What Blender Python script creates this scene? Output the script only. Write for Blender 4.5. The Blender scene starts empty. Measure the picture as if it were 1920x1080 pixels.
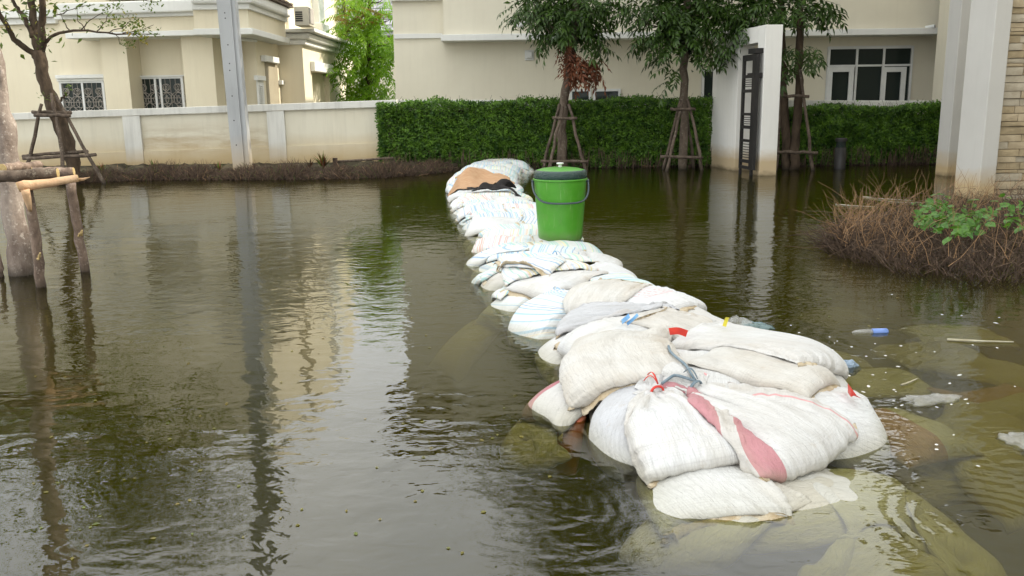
import bpy, math, random
import numpy as np
from mathutils import Vector, Matrix

rnd = random.Random(7)
rng = np.random.default_rng(7)
scene = bpy.context.scene
col = scene.collection

# ------------------------------------------------------------------ camera
CAM_H = 1.3
FPX = 1650.0
PITCH, ROLL = math.radians(12.0), 0.014
fwd = np.array([0, math.cos(PITCH), -math.sin(PITCH)])
r0 = np.array([1.0, 0, 0]); u0 = np.array([0, math.sin(PITCH), math.cos(PITCH)])
rgt = math.cos(ROLL) * r0 - math.sin(ROLL) * u0
upv = math.sin(ROLL) * r0 + math.cos(ROLL) * u0
cam_d = bpy.data.cameras.new("camera")
cam_d.sensor_width = 36.0
cam_d.lens = FPX / 1920 * 36
cam_d.clip_end = 600
cam_d.clip_start = 0.05
cam = bpy.data.objects.new("camera", cam_d)
M = Matrix(((rgt[0], upv[0], -fwd[0], 0), (rgt[1], upv[1], -fwd[1], 0), (rgt[2], upv[2], -fwd[2], CAM_H), (0, 0, 0, 1)))
cam.matrix_world = M
col.objects.link(cam)
scene.camera = cam
CAM = np.array([0, 0, CAM_H])

# ------------------------------------------------------------------ world, sun, exposure
SUN_EL, SUN_AZ = math.radians(38), math.radians(80)      # azimuth from +Y towards +X
world = bpy.data.worlds.new("World"); scene.world = world
world.use_nodes = True
wn = world.node_tree.nodes; wl = world.node_tree.links
wn.clear()
sky = wn.new("ShaderNodeTexSky"); sky.sky_type = 'NISHITA'; sky.sun_disc = False
sky.sun_elevation = SUN_EL; sky.sun_rotation = SUN_AZ
sky.dust_density = 5.0; sky.air_density = 1.0; sky.ozone_density = 1.0
# high thin overcast: the blue is washed out and soft cloud banks vary the brightness
hsv = wn.new("ShaderNodeHueSaturation"); hsv.inputs['Saturation'].default_value = 0.25
tc = wn.new("ShaderNodeTexCoord")
nz = wn.new("ShaderNodeTexNoise"); nz.inputs['Scale'].default_value = 2.2; nz.inputs['Detail'].default_value = 5
cr = wn.new("ShaderNodeValToRGB")
cr.color_ramp.elements[0].position = 0.3; cr.color_ramp.elements[0].color = (0.9, 0.93, 0.97, 1)
cr.color_ramp.elements[1].position = 0.7; cr.color_ramp.elements[1].color = (1.3, 1.28, 1.24, 1)
mul = wn.new("ShaderNodeMix"); mul.data_type = 'RGBA'; mul.blend_type = 'MULTIPLY'; mul.inputs[0].default_value = 1.0
mixc = wn.new("ShaderNodeMix"); mixc.data_type = 'RGBA'; mixc.inputs[0].default_value = 0.7
mixc.inputs[7].default_value = (19.6, 19.8, 19.6, 1)
bg = wn.new("ShaderNodeBackground"); bg.inputs['Strength'].default_value = 0.09
wo = wn.new("ShaderNodeOutputWorld")
wl.new(sky.outputs[0], hsv.inputs['Color']); wl.new(hsv.outputs[0], mixc.inputs[6])
wl.new(tc.outputs['Generated'], nz.inputs['Vector']); wl.new(nz.outputs[0], cr.inputs[0])
wl.new(mixc.outputs[2], mul.inputs[6]); wl.new(cr.outputs[0], mul.inputs[7])
wl.new(mul.outputs[2], bg.inputs['Color']); wl.new(bg.outputs[0], wo.inputs[0])

sun_d = bpy.data.lights.new("sun", 'SUN'); sun_d.energy = 4.0; sun_d.angle = math.radians(1.0)
sun_d.color = (1.0, 0.92, 0.78)
sun = bpy.data.objects.new("sun", sun_d); col.objects.link(sun)
sd = Vector((math.sin(SUN_AZ) * math.cos(SUN_EL), math.cos(SUN_AZ) * math.cos(SUN_EL), math.sin(SUN_EL)))
sun.rotation_euler = sd.to_track_quat('Z', 'Y').to_euler()
sun.location = (10, 20, 20)

vs = scene.view_settings
vs.view_transform = 'Standard'; vs.look = 'None'; vs.gamma = 1.0; vs.use_curve_mapping = False
vs.exposure = 0.62
scene.cycles.max_bounces = 8; scene.cycles.transparent_max_bounces = 12
scene.cycles.diffuse_bounces = 3; scene.cycles.glossy_bounces = 3
scene.cycles.volume_bounces = 0
scene.cycles.use_denoising = True

# ------------------------------------------------------------------ pixel <-> world helpers (1920 x 1080 photograph)
def ray(px, py):
    return fwd + rgt * ((px - 960) / FPX) + upv * ((540 - py) / FPX)
def onz(px, py, z=0.0):
    d = ray(px, py); return CAM + d * ((z - CAM_H) / d[2])
def ony(px, py, Y):
    d = ray(px, py); return CAM + d * (Y / d[1])

# ------------------------------------------------------------------ mesh helpers
def worldloc(o):
    v = Vector((0, 0, 0))
    while o is not None:
        v += o.location; o = o.parent
    return v

def tag(o, label=None, cat=None, group=None, kind=None):
    if label: o['label'] = label
    if cat: o['category'] = cat
    if group: o['group'] = group
    if kind: o['kind'] = kind
    return o

def empty(name, loc, label=None, cat=None, group=None):
    o = bpy.data.objects.new(name, None); o.location = Vector([float(a) for a in loc]); o.empty_display_size = 0.1
    col.objects.link(o)
    return tag(o, label, cat, group)

def mesh_obj(name, verts, faces, mat, parent=None, smooth=False, uvs=None, origin=None):
    """verts in world space; they are stored relative to the parent (or to origin)"""
    v = np.asarray(verts, dtype=float)
    if parent is not None:
        base = np.array(worldloc(parent)); loc = (0, 0, 0)
    elif origin is not None:
        base = np.array(origin, dtype=float); loc = origin
    else:
        base = np.zeros(3); loc = (0, 0, 0)
    me = bpy.data.meshes.new(name)
    me.from_pydata((v - base).tolist(), [], [tuple(int(i) for i in f) for f in faces])
    if smooth:
        me.polygons.foreach_set('use_smooth', [True] * len(me.polygons))
    if mat is not None:
        for m in (mat if isinstance(mat, (list, tuple)) else [mat]):
            me.materials.append(m)
    if uvs:
        for un, arr in uvs.items():
            lay = me.uv_layers.new(name=un)
            li = np.empty(len(me.loops), dtype=np.int32); me.loops.foreach_get('vertex_index', li)
            lay.data.foreach_set('uv', np.asarray(arr, dtype=np.float32)[li].ravel())
    me.update()
    o = bpy.data.objects.new(name, me); col.objects.link(o)
    o.location = Vector([float(a) for a in loc])
    if parent is not None: o.parent = parent
    return o

def frames(pts):
    pts = np.asarray(pts, float)
    t = np.gradient(pts, axis=0); t /= np.linalg.norm(t, axis=1)[:, None] + 1e-9
    a = np.array([0, 0, 1.0]) if abs(t[0][2]) < 0.9 else np.array([1.0, 0, 0])
    ns = []
    n = np.cross(t[0], a); n /= np.linalg.norm(n)
    for k in range(len(pts)):
        n = n - t[k] * np.dot(n, t[k]); n /= np.linalg.norm(n) + 1e-9
        ns.append(n.copy())
    ns = np.array(ns); bs = np.cross(t, ns)
    return t, ns, bs

class MB:
    def __init__(s): s.v = []; s.f = []
    def add(s, vs_, fs):
        b = len(s.v); s.v += [tuple(map(float, q)) for q in vs_]; s.f += [tuple(b + i for i in f) for f in fs]
    def quad(s, a, b, c, d): s.add([a, b, c, d], [(0, 1, 2, 3)])
    def box8(s, c):   # c: bottom 4 ccw, top 4 ccw
        s.add(c, [(3, 2, 1, 0), (4, 5, 6, 7), (0, 1, 5, 4), (1, 2, 6, 5), (2, 3, 7, 6), (3, 0, 4, 7)])
    def box(s, x0, x1, y0, y1, z0, z1):
        s.box8([(x0, y0, z0), (x1, y0, z0), (x1, y1, z0), (x0, y1, z0), (x0, y0, z1), (x1, y0, z1), (x1, y1, z1), (x0, y1, z1)])
    def tube(s, pts, rad, n=8, cap=True, rough=0.0, flat=1.0):
        pts = np.asarray(pts, float)
        rad = np.atleast_1d(np.asarray(rad, float)); rad = np.interp(np.linspace(0, 1, len(pts)), np.linspace(0, 1, len(rad)), rad)
        t, ns, bs = frames(pts)
        vs_ = []
        for k in range(len(pts)):
            for j in range(n):
                a = 2 * math.pi * j / n
                r = rad[k] * (1 + (rnd.uniform(-rough, rough) if rough else 0))
                vs_.append(pts[k] + ns[k] * (math.cos(a) * r) + bs[k] * (math.sin(a) * r * flat))
        fs = []
        for k in range(len(pts) - 1):
            for j in range(n):
                j2 = (j + 1) % n
                fs.append((k * n + j, k * n + j2, (k + 1) * n + j2, (k + 1) * n + j))
        if cap:
            fs.append(tuple(range(n - 1, -1, -1))); fs.append(tuple((len(pts) - 1) * n + j for j in range(n)))
        s.add(vs_, fs)
    def lathe(s, c, prof, n=32):
        vs_ = []; fs = []
        for r, z in prof:
            for j in range(n):
                a = 2 * math.pi * j / n
                vs_.append((c[0] + r * math.cos(a), c[1] + r * math.sin(a), c[2] + z))
        for k in range(len(prof) - 1):
            for j in range(n):
                j2 = (j + 1) % n
                fs.append((k * n + j, k * n + j2, (k + 1) * n + j2, (k + 1) * n + j))
        s.add(vs_, fs)
    def build(s, name, mat, parent=None, smooth=False, origin=None, kind=None, bevel=0, sub=0):
        o = mesh_obj(name, s.v, s.f, mat, parent, smooth, None, origin)
        if kind: o['kind'] = kind
        if bevel:
            m = o.modifiers.new('bevel', 'BEVEL'); m.width = bevel; m.segments = 2; m.limit_method = 'ANGLE'
        if sub:
            m = o.modifiers.new('sub', 'SUBSURF'); m.levels = sub; m.render_levels = sub
        return o

# plane frame: lets parts of a wall be given as pixel rectangles of the wall's own plane
class Face:
    def __init__(s, A, B, zslope=0.0):
        """A, B: points (x, y) left and right as seen from the front"""
        s.A = np.array([A[0], A[1], 0.0]); d = np.array([B[0] - A[0], B[1] - A[1], 0.0]); s.len = np.linalg.norm(d)
        s.U = d / s.len; s.N = np.array([s.U[1], -s.U[0], 0.0]); s.sl = zslope
    def uz(s, px, py, n=0.0):
        d = ray(px, py); t = np.dot(s.A + s.N * n - CAM, s.N) / np.dot(d, s.N); p = CAM + d * t
        u = np.dot(p - s.A, s.U); return u, p[2] - s.sl * u
    def P(s, u, z, n=0.0): return s.A + s.U * u + s.N * n + np.array([0, 0, z + s.sl * u])
    def box(s, mb, u0_, u1_, z0, z1, n0, n1):
        mb.box8([s.P(u0_, z0, n1), s.P(u1_, z0, n1), s.P(u1_, z0, n0), s.P(u0_, z0, n0),
                 s.P(u0_, z1, n1), s.P(u1_, z1, n1), s.P(u1_, z1, n0), s.P(u0_, z1, n0)])
    def pbox(s, mb, x0, y0, x1, y1, n0, n1):
        ua, za = s.uz(x0, y0, n1); ub, zb = s.uz(x1, y1, n1)
        ub2, zb2 = s.uz(x0, y1, n1); ua2, za2 = s.uz(x1, y0, n1)
        s.box(mb, (ua + ub2) / 2, (ub + ua2) / 2, (zb + zb2) / 2, (za + za2) / 2, n0, n1)

# ------------------------------------------------------------------ materials
def newmat(name):
    m = bpy.data.materials.new(name); m.use_nodes = True
    nt = m.node_tree; b = nt.nodes['Principled BSDF']
    return m, nt, b
def N(nt, t, **kw):
    n = nt.nodes.new(t)
    for k, v in kw.items(): setattr(n, k, v)
    return n
def mixrgb(nt, fac, a, b, mode='MIX'):
    m = N(nt, 'ShaderNodeMix', data_type='RGBA', blend_type=mode)
    for sock, v in ((m.inputs[0], fac), (m.inputs[6], a), (m.inputs[7], b)):
        if hasattr(v, 'links') or hasattr(v, 'is_linked'): nt.links.new(v, sock)
        elif isinstance(v, (int, float)): sock.default_value = v
        else: sock.default_value = tuple(v) + ((1,) if len(v) == 3 else ())
    return m.outputs[2]
def math_(nt, op, a, b=None, c=None, clamp=False):
    m = N(nt, 'ShaderNodeMath', operation=op); m.use_clamp = clamp
    for i, v in enumerate((a, b, c)):
        if v is None: continue
        if isinstance(v, (int, float)): m.inputs[i].default_value = v
        else: nt.links.new(v, m.inputs[i])
    return m.outputs[0]
def ramp(nt, v, pts, interp='LINEAR'):
    r = N(nt, 'ShaderNodeValToRGB'); r.color_ramp.interpolation = interp
    e = r.color_ramp.elements
    while len(e) < len(pts): e.new(0.5)
    for el, (p, c) in zip(e, pts):
        el.position = p; el.color = (tuple(c) + (1,)) if not isinstance(c, (int, float)) else (c, c, c, 1)
    nt.links.new(v, r.inputs[0]); return r.outputs[0]
def noise(nt, vec, scale, detail=3, rough=0.5, dist=0.0, out=0):
    n = N(nt, 'ShaderNodeTexNoise'); n.inputs['Scale'].default_value = scale; n.inputs['Detail'].default_value = detail
    n.inputs['Roughness'].default_value = rough; n.inputs['Distortion'].default_value = dist
    if vec is not None: nt.links.new(vec, n.inputs['Vector'])
    return n.outputs[out]
def mapping(nt, vec, scale=(1, 1, 1), loc=(0, 0, 0), rot=(0, 0, 0)):
    m = N(nt, 'ShaderNodeMapping'); m.inputs['Scale'].default_value = scale; m.inputs['Location'].default_value = loc
    m.inputs['Rotation'].default_value = rot; nt.links.new(vec, m.inputs['Vector']); return m.outputs[0]
def coords(nt, kind='Object'):
    t = N(nt, 'ShaderNodeTexCoord'); return t.outputs[kind]
def worldpos(nt):
    return N(nt, 'ShaderNodeNewGeometry').outputs['Position']
def addbump(nt, b, h, strength=0.3, dist=0.01):
    n = N(nt, 'ShaderNodeBump'); n.inputs['Strength'].default_value = strength; n.inputs['Distance'].default_value = dist
    nt.links.new(h, n.inputs['Height']); nt.links.new(n.outputs[0], b.inputs['Normal'])

def simple(name, ca, cb=None, scale=5.0, rough=0.7, bump=0.0, bscale=40, vec='world', stretch=(1, 1, 1), spec=0.3, detail=4, lo=0.35, hi=0.65, rnd_amt=0.0):
    m, nt, b = newmat(name)
    v = worldpos(nt) if vec == 'world' else coords(nt, 'Object')
    if stretch != (1, 1, 1): v = mapping(nt, v, stretch)
    cb = cb or tuple(c * 0.8 for c in ca)
    c = ramp(nt, noise(nt, v, scale, detail, 0.6), [(lo, ca), (hi, cb)])
    if rnd_amt:
        oi = N(nt, 'ShaderNodeObjectInfo').outputs['Random']
        c = mixrgb(nt, 1.0, c, ramp(nt, oi, [(0, 1 - rnd_amt), (1, 1 + rnd_amt)]), 'MULTIPLY')
    nt.links.new(c, b.inputs['Base Color'])
    b.inputs['Roughness'].default_value = rough
    b.inputs['Specular IOR Level'].default_value = spec
    if bump: addbump(nt, b, noise(nt, v, bscale, 4, 0.6), bump, 0.01)
    return m

def leafmat(name, ca, cb, trans=0.35, rough=0.45, rnd_amt=0.25):
    """two-sided leaf: colour varies from leaf to leaf (position noise) and light passes through"""
    m, nt, b = newmat(name)
    v = worldpos(nt)
    c = ramp(nt, noise(nt, v, 9.0, 2, 0.5), [(0.32, ca), (0.68, cb)])
    c2 = mixrgb(nt, 1.0, c, ramp(nt, noise(nt, v, 60.0, 1, 0.5), [(0.3, 1 - rnd_amt), (0.7, 1 + rnd_amt)]), 'MULTIPLY')
    nt.links.new(c2, b.inputs['Base Color'])
    b.inputs['Roughness'].default_value = rough; b.inputs['Specular IOR Level'].default_value = 0.35
    tr = N(nt, 'ShaderNodeBsdfTranslucent'); nt.links.new(mixrgb(nt, 1.0, c2, (1.2, 1.35, 0.5), 'MULTIPLY'), tr.inputs['Color'])
    mx = N(nt, 'ShaderNodeMixShader'); mx.inputs[0].default_value = trans
    nt.links.new(b.outputs[0], mx.inputs[1]); nt.links.new(tr.outputs[0], mx.inputs[2])
    nt.links.new(mx.outputs[0], nt.nodes['Material Output'].inputs['Surface'])
    return m

def stucco(name, ca, cb, stain=True, zstain=(0.15, 0.55), streak=0.35, smear=None):
    """painted render: slight mottling, vertical rain streaks, a dirty tide band near the water"""
    m, nt, b = newmat(name)
    v = worldpos(nt)
    c = ramp(nt, noise(nt, v, 0.9, 5, 0.6), [(0.35, ca), (0.7, cb)])
    if streak:
        s = noise(nt, mapping(nt, v, (5, 5, 0.35)), 1.6, 5, 0.65)
        c = mixrgb(nt, math_(nt, 'MULTIPLY', ramp(nt, s, [(0.5, 0.0), (0.8, 1.0)]), streak), c, tuple(x * 0.55 for x in cb))
    if smear:     # dried brown water marks dragged sideways over one stretch of the wall
        sxx = N(nt, 'ShaderNodeSeparateXYZ'); nt.links.new(v, sxx.inputs[0])
        inx = math_(nt, 'MULTIPLY', math_(nt, 'GREATER_THAN', sxx.outputs[0], smear[0]), math_(nt, 'LESS_THAN', sxx.outputs[0], smear[1]))
        inz = ramp(nt, math_(nt, 'DIVIDE', sxx.outputs[2], 1.2), [(.25, 0.0), (.42, 1.0), (.62, .8), (.85, 0.0)])
        sm_ = ramp(nt, noise(nt, mapping(nt, v, (.9, 1, 5.5)), 1.3, 6, .7, .4), [(.42, 0.0), (.66, 1.0)])
        c = mixrgb(nt, math_(nt, 'MULTIPLY', math_(nt, 'MULTIPLY', inx, inz), math_(nt, 'MULTIPLY', sm_, .62)), c, (.33, .23, .12))
    if stain:
        sx = N(nt, 'ShaderNodeSeparateXYZ'); nt.links.new(v, sx.inputs[0])
        h = math_(nt, 'ADD', sx.outputs[2], math_(nt, 'MULTIPLY', math_(nt, 'SUBTRACT', noise(nt, mapping(nt, v, (1, 1, 2)), 1.3, 5, 0.6), 0.5), -0.35))
        mr = N(nt, 'ShaderNodeMapRange'); nt.links.new(h, mr.inputs[0])
        mr.inputs[1].default_value = zstain[1]; mr.inputs[2].default_value = zstain[0]
        mr.inputs[3].default_value = 0.0; mr.inputs[4].default_value = 0.78
        c = mixrgb(nt, mr.outputs[0], c, (0.42, 0.29, 0.12))
        mr2 = N(nt, 'ShaderNodeMapRange'); nt.links.new(h, mr2.inputs[0])
        mr2.inputs[1].default_value = 0.10; mr2.inputs[2].default_value = 0.02; mr2.inputs[4].default_value = 0.7
        c = mixrgb(nt, mr2.outputs[0], c, (0.11, 0.09, 0.05))
    nt.links.new(c, b.inputs['Base Color'])
    b.inputs['Roughness'].default_value = 0.85; b.inputs['Specular IOR Level'].default_value = 0.2
    addbump(nt, b, noise(nt, v, 90, 3, 0.6), 0.25, 0.004)
    return m

MT = {}
MT['cream'] = stucco('cream_render', (0.71, 0.65, 0.50), (0.67, 0.60, 0.455), stain=False, streak=0.16)
MT['cream_r'] = stucco('pale_cream_render', (0.70, 0.66, 0.54), (0.66, 0.615, 0.50), stain=False, streak=0.11)
MT['white'] = stucco('white_painted_render', (0.72, 0.72, 0.69), (0.66, 0.665, 0.64), stain=False, streak=0.18)
MT['wallcream'] = stucco('compound_wall_render', (0.66, 0.625, 0.51), (0.60, 0.56, 0.44), zstain=(0.2, 0.75), streak=0.25, smear=(ony(262, 250, 17.5)[0], ony(512, 250, 17.5)[0]))
MT['coping'] = stucco('weathered_white_coping', (0.66, 0.655, 0.61), (0.58, 0.575, 0.53), stain=True, zstain=(0.2, 0.6), streak=0.55)
MT['gatewhite'] = stucco('gate_wall_paint', (0.74, 0.73, 0.69), (0.69, 0.68, 0.64), zstain=(0.22, 0.46), streak=0.16)
MT['concrete'] = stucco('pole_concrete', (0.40, 0.41, 0.415), (0.34, 0.35, 0.355), zstain=(0.05, 0.75), streak=0.35)
MT['column'] = stucco('column_paint', (0.50, 0.49, 0.46), (0.46, 0.45, 0.42), zstain=(0.18, 0.42), streak=0.16)
MT['frame'] = simple('white_window_frame', (0.70, 0.71, 0.70), (0.62, 0.63, 0.62), 3, 0.45)
MT['darkroom'] = simple('dim_room', (0.05, 0.06, 0.055), (0.09, 0.10, 0.09), 1.5, 0.9)
MT['curtain'] = simple('curtain', (0.10, 0.14, 0.12), (0.2, 0.25, 0.22), 14, 0.9, stretch=(6, 6, 0.1))
MT['doorway_shade'] = simple('painted_doorway_shade', (0.34, 0.30, 0.22), (0.30, 0.26, 0.19), 3, 0.9)  # darker cream: the shade inside the doorways is put into the colour
MT['ac'] = simple('beige_casing', (0.55, 0.51, 0.42), (0.48, 0.45, 0.37), 3, 0.6)
MT['black'] = simple('black_metal', (0.018, 0.017, 0.017), (0.028, 0.026, 0.025), 6, 0.5)
MT['grille'] = simple('grille_metal', (0.30, 0.27, 0.25), (0.4, 0.37, 0.33), 6, 0.5)
MT['tile_brown'] = simple('brown_roof_tile', (0.10, 0.075, 0.06), (0.17, 0.13, 0.10), 4, 0.8)
MT['tile_grey'] = simple('grey_roof_tile', (0.22, 0.22, 0.24), (0.30, 0.30, 0.32), 3, 0.8)
MT['soil'] = simple('dark_wet_soil', (0.022, 0.018, 0.010), (0.065, 0.055, 0.03), 4, 0.9, 0.6, 30)
MT['bed'] = simple('silt_bed', (0.055, 0.055, 0.012), (0.085, 0.075, 0.018), 1.5, 0.9)
MT['ground'] = simple('ground', (0.14, 0.13, 0.09), (0.08, 0.09, 0.04), 0.7, 0.95)
MT['hedge'] = leafmat('hedge_leaf', (0.020, 0.062, 0.008), (0.12, 0.235, 0.022), 0.3, 0.45, 0.5)
MT['hedge_core'] = simple('hedge_core_dark', (0.012, 0.014, 0.006), (0.03, 0.025, 0.012), 12, 0.9)
MT['leaf'] = leafmat('dark_leaf', (0.018, 0.042, 0.007), (0.052, 0.100, 0.014), 0.25, 0.35)
MT['leaf_bright'] = leafmat('bright_leaf', (0.11, 0.24, 0.012), (0.20, 0.34, 0.02), 0.5)
MT['leaf_pale'] = leafmat('pale_leaf', (0.20, 0.28, 0.05), (0.30, 0.36, 0.08), 0.45)
MT['leaf_red'] = leafmat('young_red_leaf', (0.22, 0.10, 0.03), (0.20, 0.18, 0.03), 0.35)
MT['leaf_dead'] = leafmat('dead_leaf', (0.10, 0.030, 0.014), (0.17, 0.06, 0.025), 0.15, 0.6)
MT['leaf_yellow'] = leafmat('yellow_leaf', (0.30, 0.20, 0.02), (0.14, 0.18, 0.03), 0.35)
MT['leaf_small'] = leafmat('small_leaf', (0.07, 0.11, 0.02), (0.11, 0.15, 0.03), 0.35)
MT['leaf_vine'] = leafmat('vine_leaf', (0.05, 0.14, 0.02), (0.10, 0.21, 0.035), 0.35, 0.4)
MT['twig_dark'] = simple('dark_dead_twig', (0.040, 0.028, 0.020), (0.10, 0.066, 0.045), 14, 0.85)
MT['twig'] = simple('brown_twig', (0.17, 0.11, 0.07), (0.05, 0.036, 0.025), 20, 0.8)
MT['twig_orange'] = simple('orange_twig', (0.32, 0.19, 0.095), (0.18, 0.11, 0.06), 12, 0.8)

def barkmat(name, ca, cb, lichen=None, scale=9):
    m, nt, b = newmat(name); v = worldpos(nt)
    n1 = noise(nt, mapping(nt, v, (1, 1, 0.35)), scale, 6, 0.7)
    c = ramp(nt, n1, [(0.33, ca), (0.62, cb)])
    if lichen:
        n2 = noise(nt, v, 26, 4, 0.7)
        c = mixrgb(nt, ramp(nt, n2, [(0.56, 0.0), (0.66, 0.8)]), c, lichen)
    sx = N(nt, 'ShaderNodeSeparateXYZ'); nt.links.new(v, sx.inputs[0])
    mr = N(nt, 'ShaderNodeMapRange'); nt.links.new(sx.outputs[2], mr.inputs[0])
    mr.inputs[1].default_value = 0.10; mr.inputs[2].default_value = 0.0; mr.inputs[4].default_value = 0.75
    c = mixrgb(nt, mr.outputs[0], c, (0.02, 0.017, 0.01))
    nt.links.new(c, b.inputs['Base Color']); b.inputs['Roughness'].default_value = 0.85
    b.inputs['Specular IOR Level'].default_value = 0.2
    addbump(nt, b, math_(nt, 'ADD', n1, noise(nt, v, 55, 4, 0.7)), 0.7, 0.012)
    return m
MT['bark'] = barkmat('grey_brown_bark', (0.05, 0.036, 0.026), (0.13, 0.10, 0.075), (0.2, 0.19, 0.15))
MT['bark_dark'] = barkmat('dark_bark', (0.028, 0.020, 0.013), (0.085, 0.06, 0.04))
MT['bark_pale'] = barkmat('pale_spotted_bark', (0.14, 0.105, 0.085), (0.30, 0.25, 0.21), (0.42, 0.37, 0.32), 7)
MT['stake'] = barkmat('stake_bark', (0.045, 0.033, 0.025), (0.125, 0.095, 0.072), (0.22, 0.19, 0.15), 14)
MT['log'] = barkmat('log_bark', (0.09, 0.065, 0.05), (0.24, 0.175, 0.135), (0.38, 0.31, 0.25), 13)
MT['peeled'] = barkmat('peeled_wood', (0.45, 0.28, 0.16), (0.58, 0.40, 0.25), None, 12)
MT['cut'] = simple('sawn_wood', (0.50, 0.38, 0.18), (0.36, 0.26, 0.11), 50, 0.8)
def plastic(name, c, rough=.35, alpha=1.0, c2=None, dirt=False):
    m, nt, b = newmat(name)
    v = worldpos(nt)
    col_ = ramp(nt, noise(nt, v, 9, 5, .65), [(.35, c), (.7, c2 or tuple(x * .8 + .02 for x in c))])
    nt.links.new(col_, b.inputs['Base Color']); b.inputs['Roughness'].default_value = rough
    if dirt:
        d = ramp(nt, noise(nt, mapping(nt, v, (1, 1, .5)), 14, 6, .75), [(.52, 0.0), (.75, 1.0)])
        sx_ = N(nt, 'ShaderNodeSeparateXYZ'); nt.links.new(coords(nt, 'Object'), sx_.inputs[0])
        low = math_(nt, 'SUBTRACT', 1.0, math_(nt, 'MULTIPLY', sx_.outputs[2], 9.0), clamp=True)
        f_ = math_(nt, 'MAXIMUM', math_(nt, 'MULTIPLY', d, .30), math_(nt, 'MULTIPLY', low, math_(nt, 'MULTIPLY', noise(nt, v, 20, 4), .9)))
        col_ = mixrgb(nt, f_, col_, (.16, .15, .09))
        scr = ramp(nt, noise(nt, mapping(nt, v, (60, 60, 3)), 1.0, 3, .6), [(.62, 0.0), (.72, 1.0)])
        col_ = mixrgb(nt, math_(nt, 'MULTIPLY', scr, .25), col_, (.30, .42, .20))
        nt.links.new(col_, b.inputs['Base Color'])
    if alpha < 1:
        tr = N(nt, 'ShaderNodeBsdfTransparent'); mx = N(nt, 'ShaderNodeMixShader'); mx.inputs[0].default_value = alpha
        nt.links.new(tr.outputs[0], mx.inputs[1]); nt.links.new(b.outputs[0], mx.inputs[2]); nt.links.new(mx.outputs[0], nt.nodes['Material Output'].inputs['Surface'])
    addbump(nt, b, noise(nt, v, 30, 4, .7), .12 if alpha == 1 else .8, .004 if alpha == 1 else .02)
    return m
MT['green_plastic'] = plastic('green_plastic', (.050, .235, .010), .36, 1.0, (.065, .265, .018), True)
MT['smoke_plastic'] = plastic('dark_green_plastic', (.020, .050, .045), .25, .93, (.035, .07, .06))
MT['dark_plastic'] = plastic('dark_handle_plastic', (.025, .045, .055), .4)
MT['clear_plastic'] = plastic('clear_plastic', (.6, .6, .57), .12, .38)
MT['bag_blue'] = plastic('bluish_bag', (.22, .33, .34), .2, .6)
MT['tie_pale'] = plastic('pale_blue_plastic', (.34, .45, .58), .3, .9)
MT['tie_blue2'] = plastic('blue_label', (.14, .25, .60), .3)
MT['orange_wrap'] = plastic('orange_wrapper', (.62, .34, .05), .35, 1.0, (.6, .55, .35))
MT['reed'] = simple('pale_reed', (.42, .40, .30), (.30, .27, .18), 10, .7)
MT['foam'] = simple('foam', (.72, .72, .68), (.6, .6, .55), 10, .6)
MT['joint'] = simple('stone_joint', (.20, .16, .11), (.26, .21, .15), 10, .95)
for k_, ca, cb in (('a', (.40, .32, .20), (.30, .24, .15)), ('b', (.46, .38, .26), (.36, .29, .19)), ('c', (.36, .31, .23), (.45, .40, .31))):
    MT['stone_' + k_] = simple('tan_stone_' + k_, ca, cb, 7, .9, .8, 26)
# ------------------------------------------------------------------ cloth relaxation: a sandbag settles on whatever lies beneath it
HX0, HX1, HY0, HY1, HR = -1.6, 3.6, 1.6, 19.0, 0.0125
hnx, hny = int((HX1 - HX0) / HR), int((HY1 - HY0) / HR)
HF = np.full((hnx, hny), -0.42)
def hsample(x, y):
    fx = np.clip((x - HX0) / HR, 0, hnx - 2.001); fy = np.clip((y - HY0) / HR, 0, hny - 2.001)
    i = fx.astype(int); j = fy.astype(int); a = fx - i; b = fy - j
    return (HF[i, j] * (1 - a) * (1 - b) + HF[i + 1, j] * a * (1 - b) + HF[i, j + 1] * (1 - a) * b + HF[i + 1, j + 1] * a * b)
def hraise(P):
    """P: (...,3) points; raise the height field to them"""
    x = ((P[..., 0] - HX0) / HR).astype(int).ravel(); y = ((P[..., 1] - HY0) / HR).astype(int).ravel(); z = P[..., 2].ravel()
    ok = (x >= 0) & (x < hnx) & (y >= 0) & (y < hny)
    np.maximum.at(HF, (x[ok], y[ok]), z[ok])
def up2(P):
    """double the resolution of (2,nu,nv,3)"""
    s = P.shape
    Q = np.empty((2, 2 * s[1] - 1, s[2], 3)); Q[:, ::2] = P; Q[:, 1::2] = (P[:, 1:] + P[:, :-1]) / 2
    R = np.empty((2, Q.shape[1], 2 * s[2] - 1, 3)); R[:, :, ::2] = Q; R[:, :, 1::2] = (Q[:, :, 1:] + Q[:, :, :-1]) / 2
    return R

def stretchpair(A, B, rest, ks, kc):
    d = B - A; l = np.sqrt(np.einsum('...i,...i->...', d, d))[..., None] + 1e-9
    e = (l - rest) / l * 0.5
    e = np.where(e > 0, e * ks, e * kc)
    c = d * e
    A += c; B -= c

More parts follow.
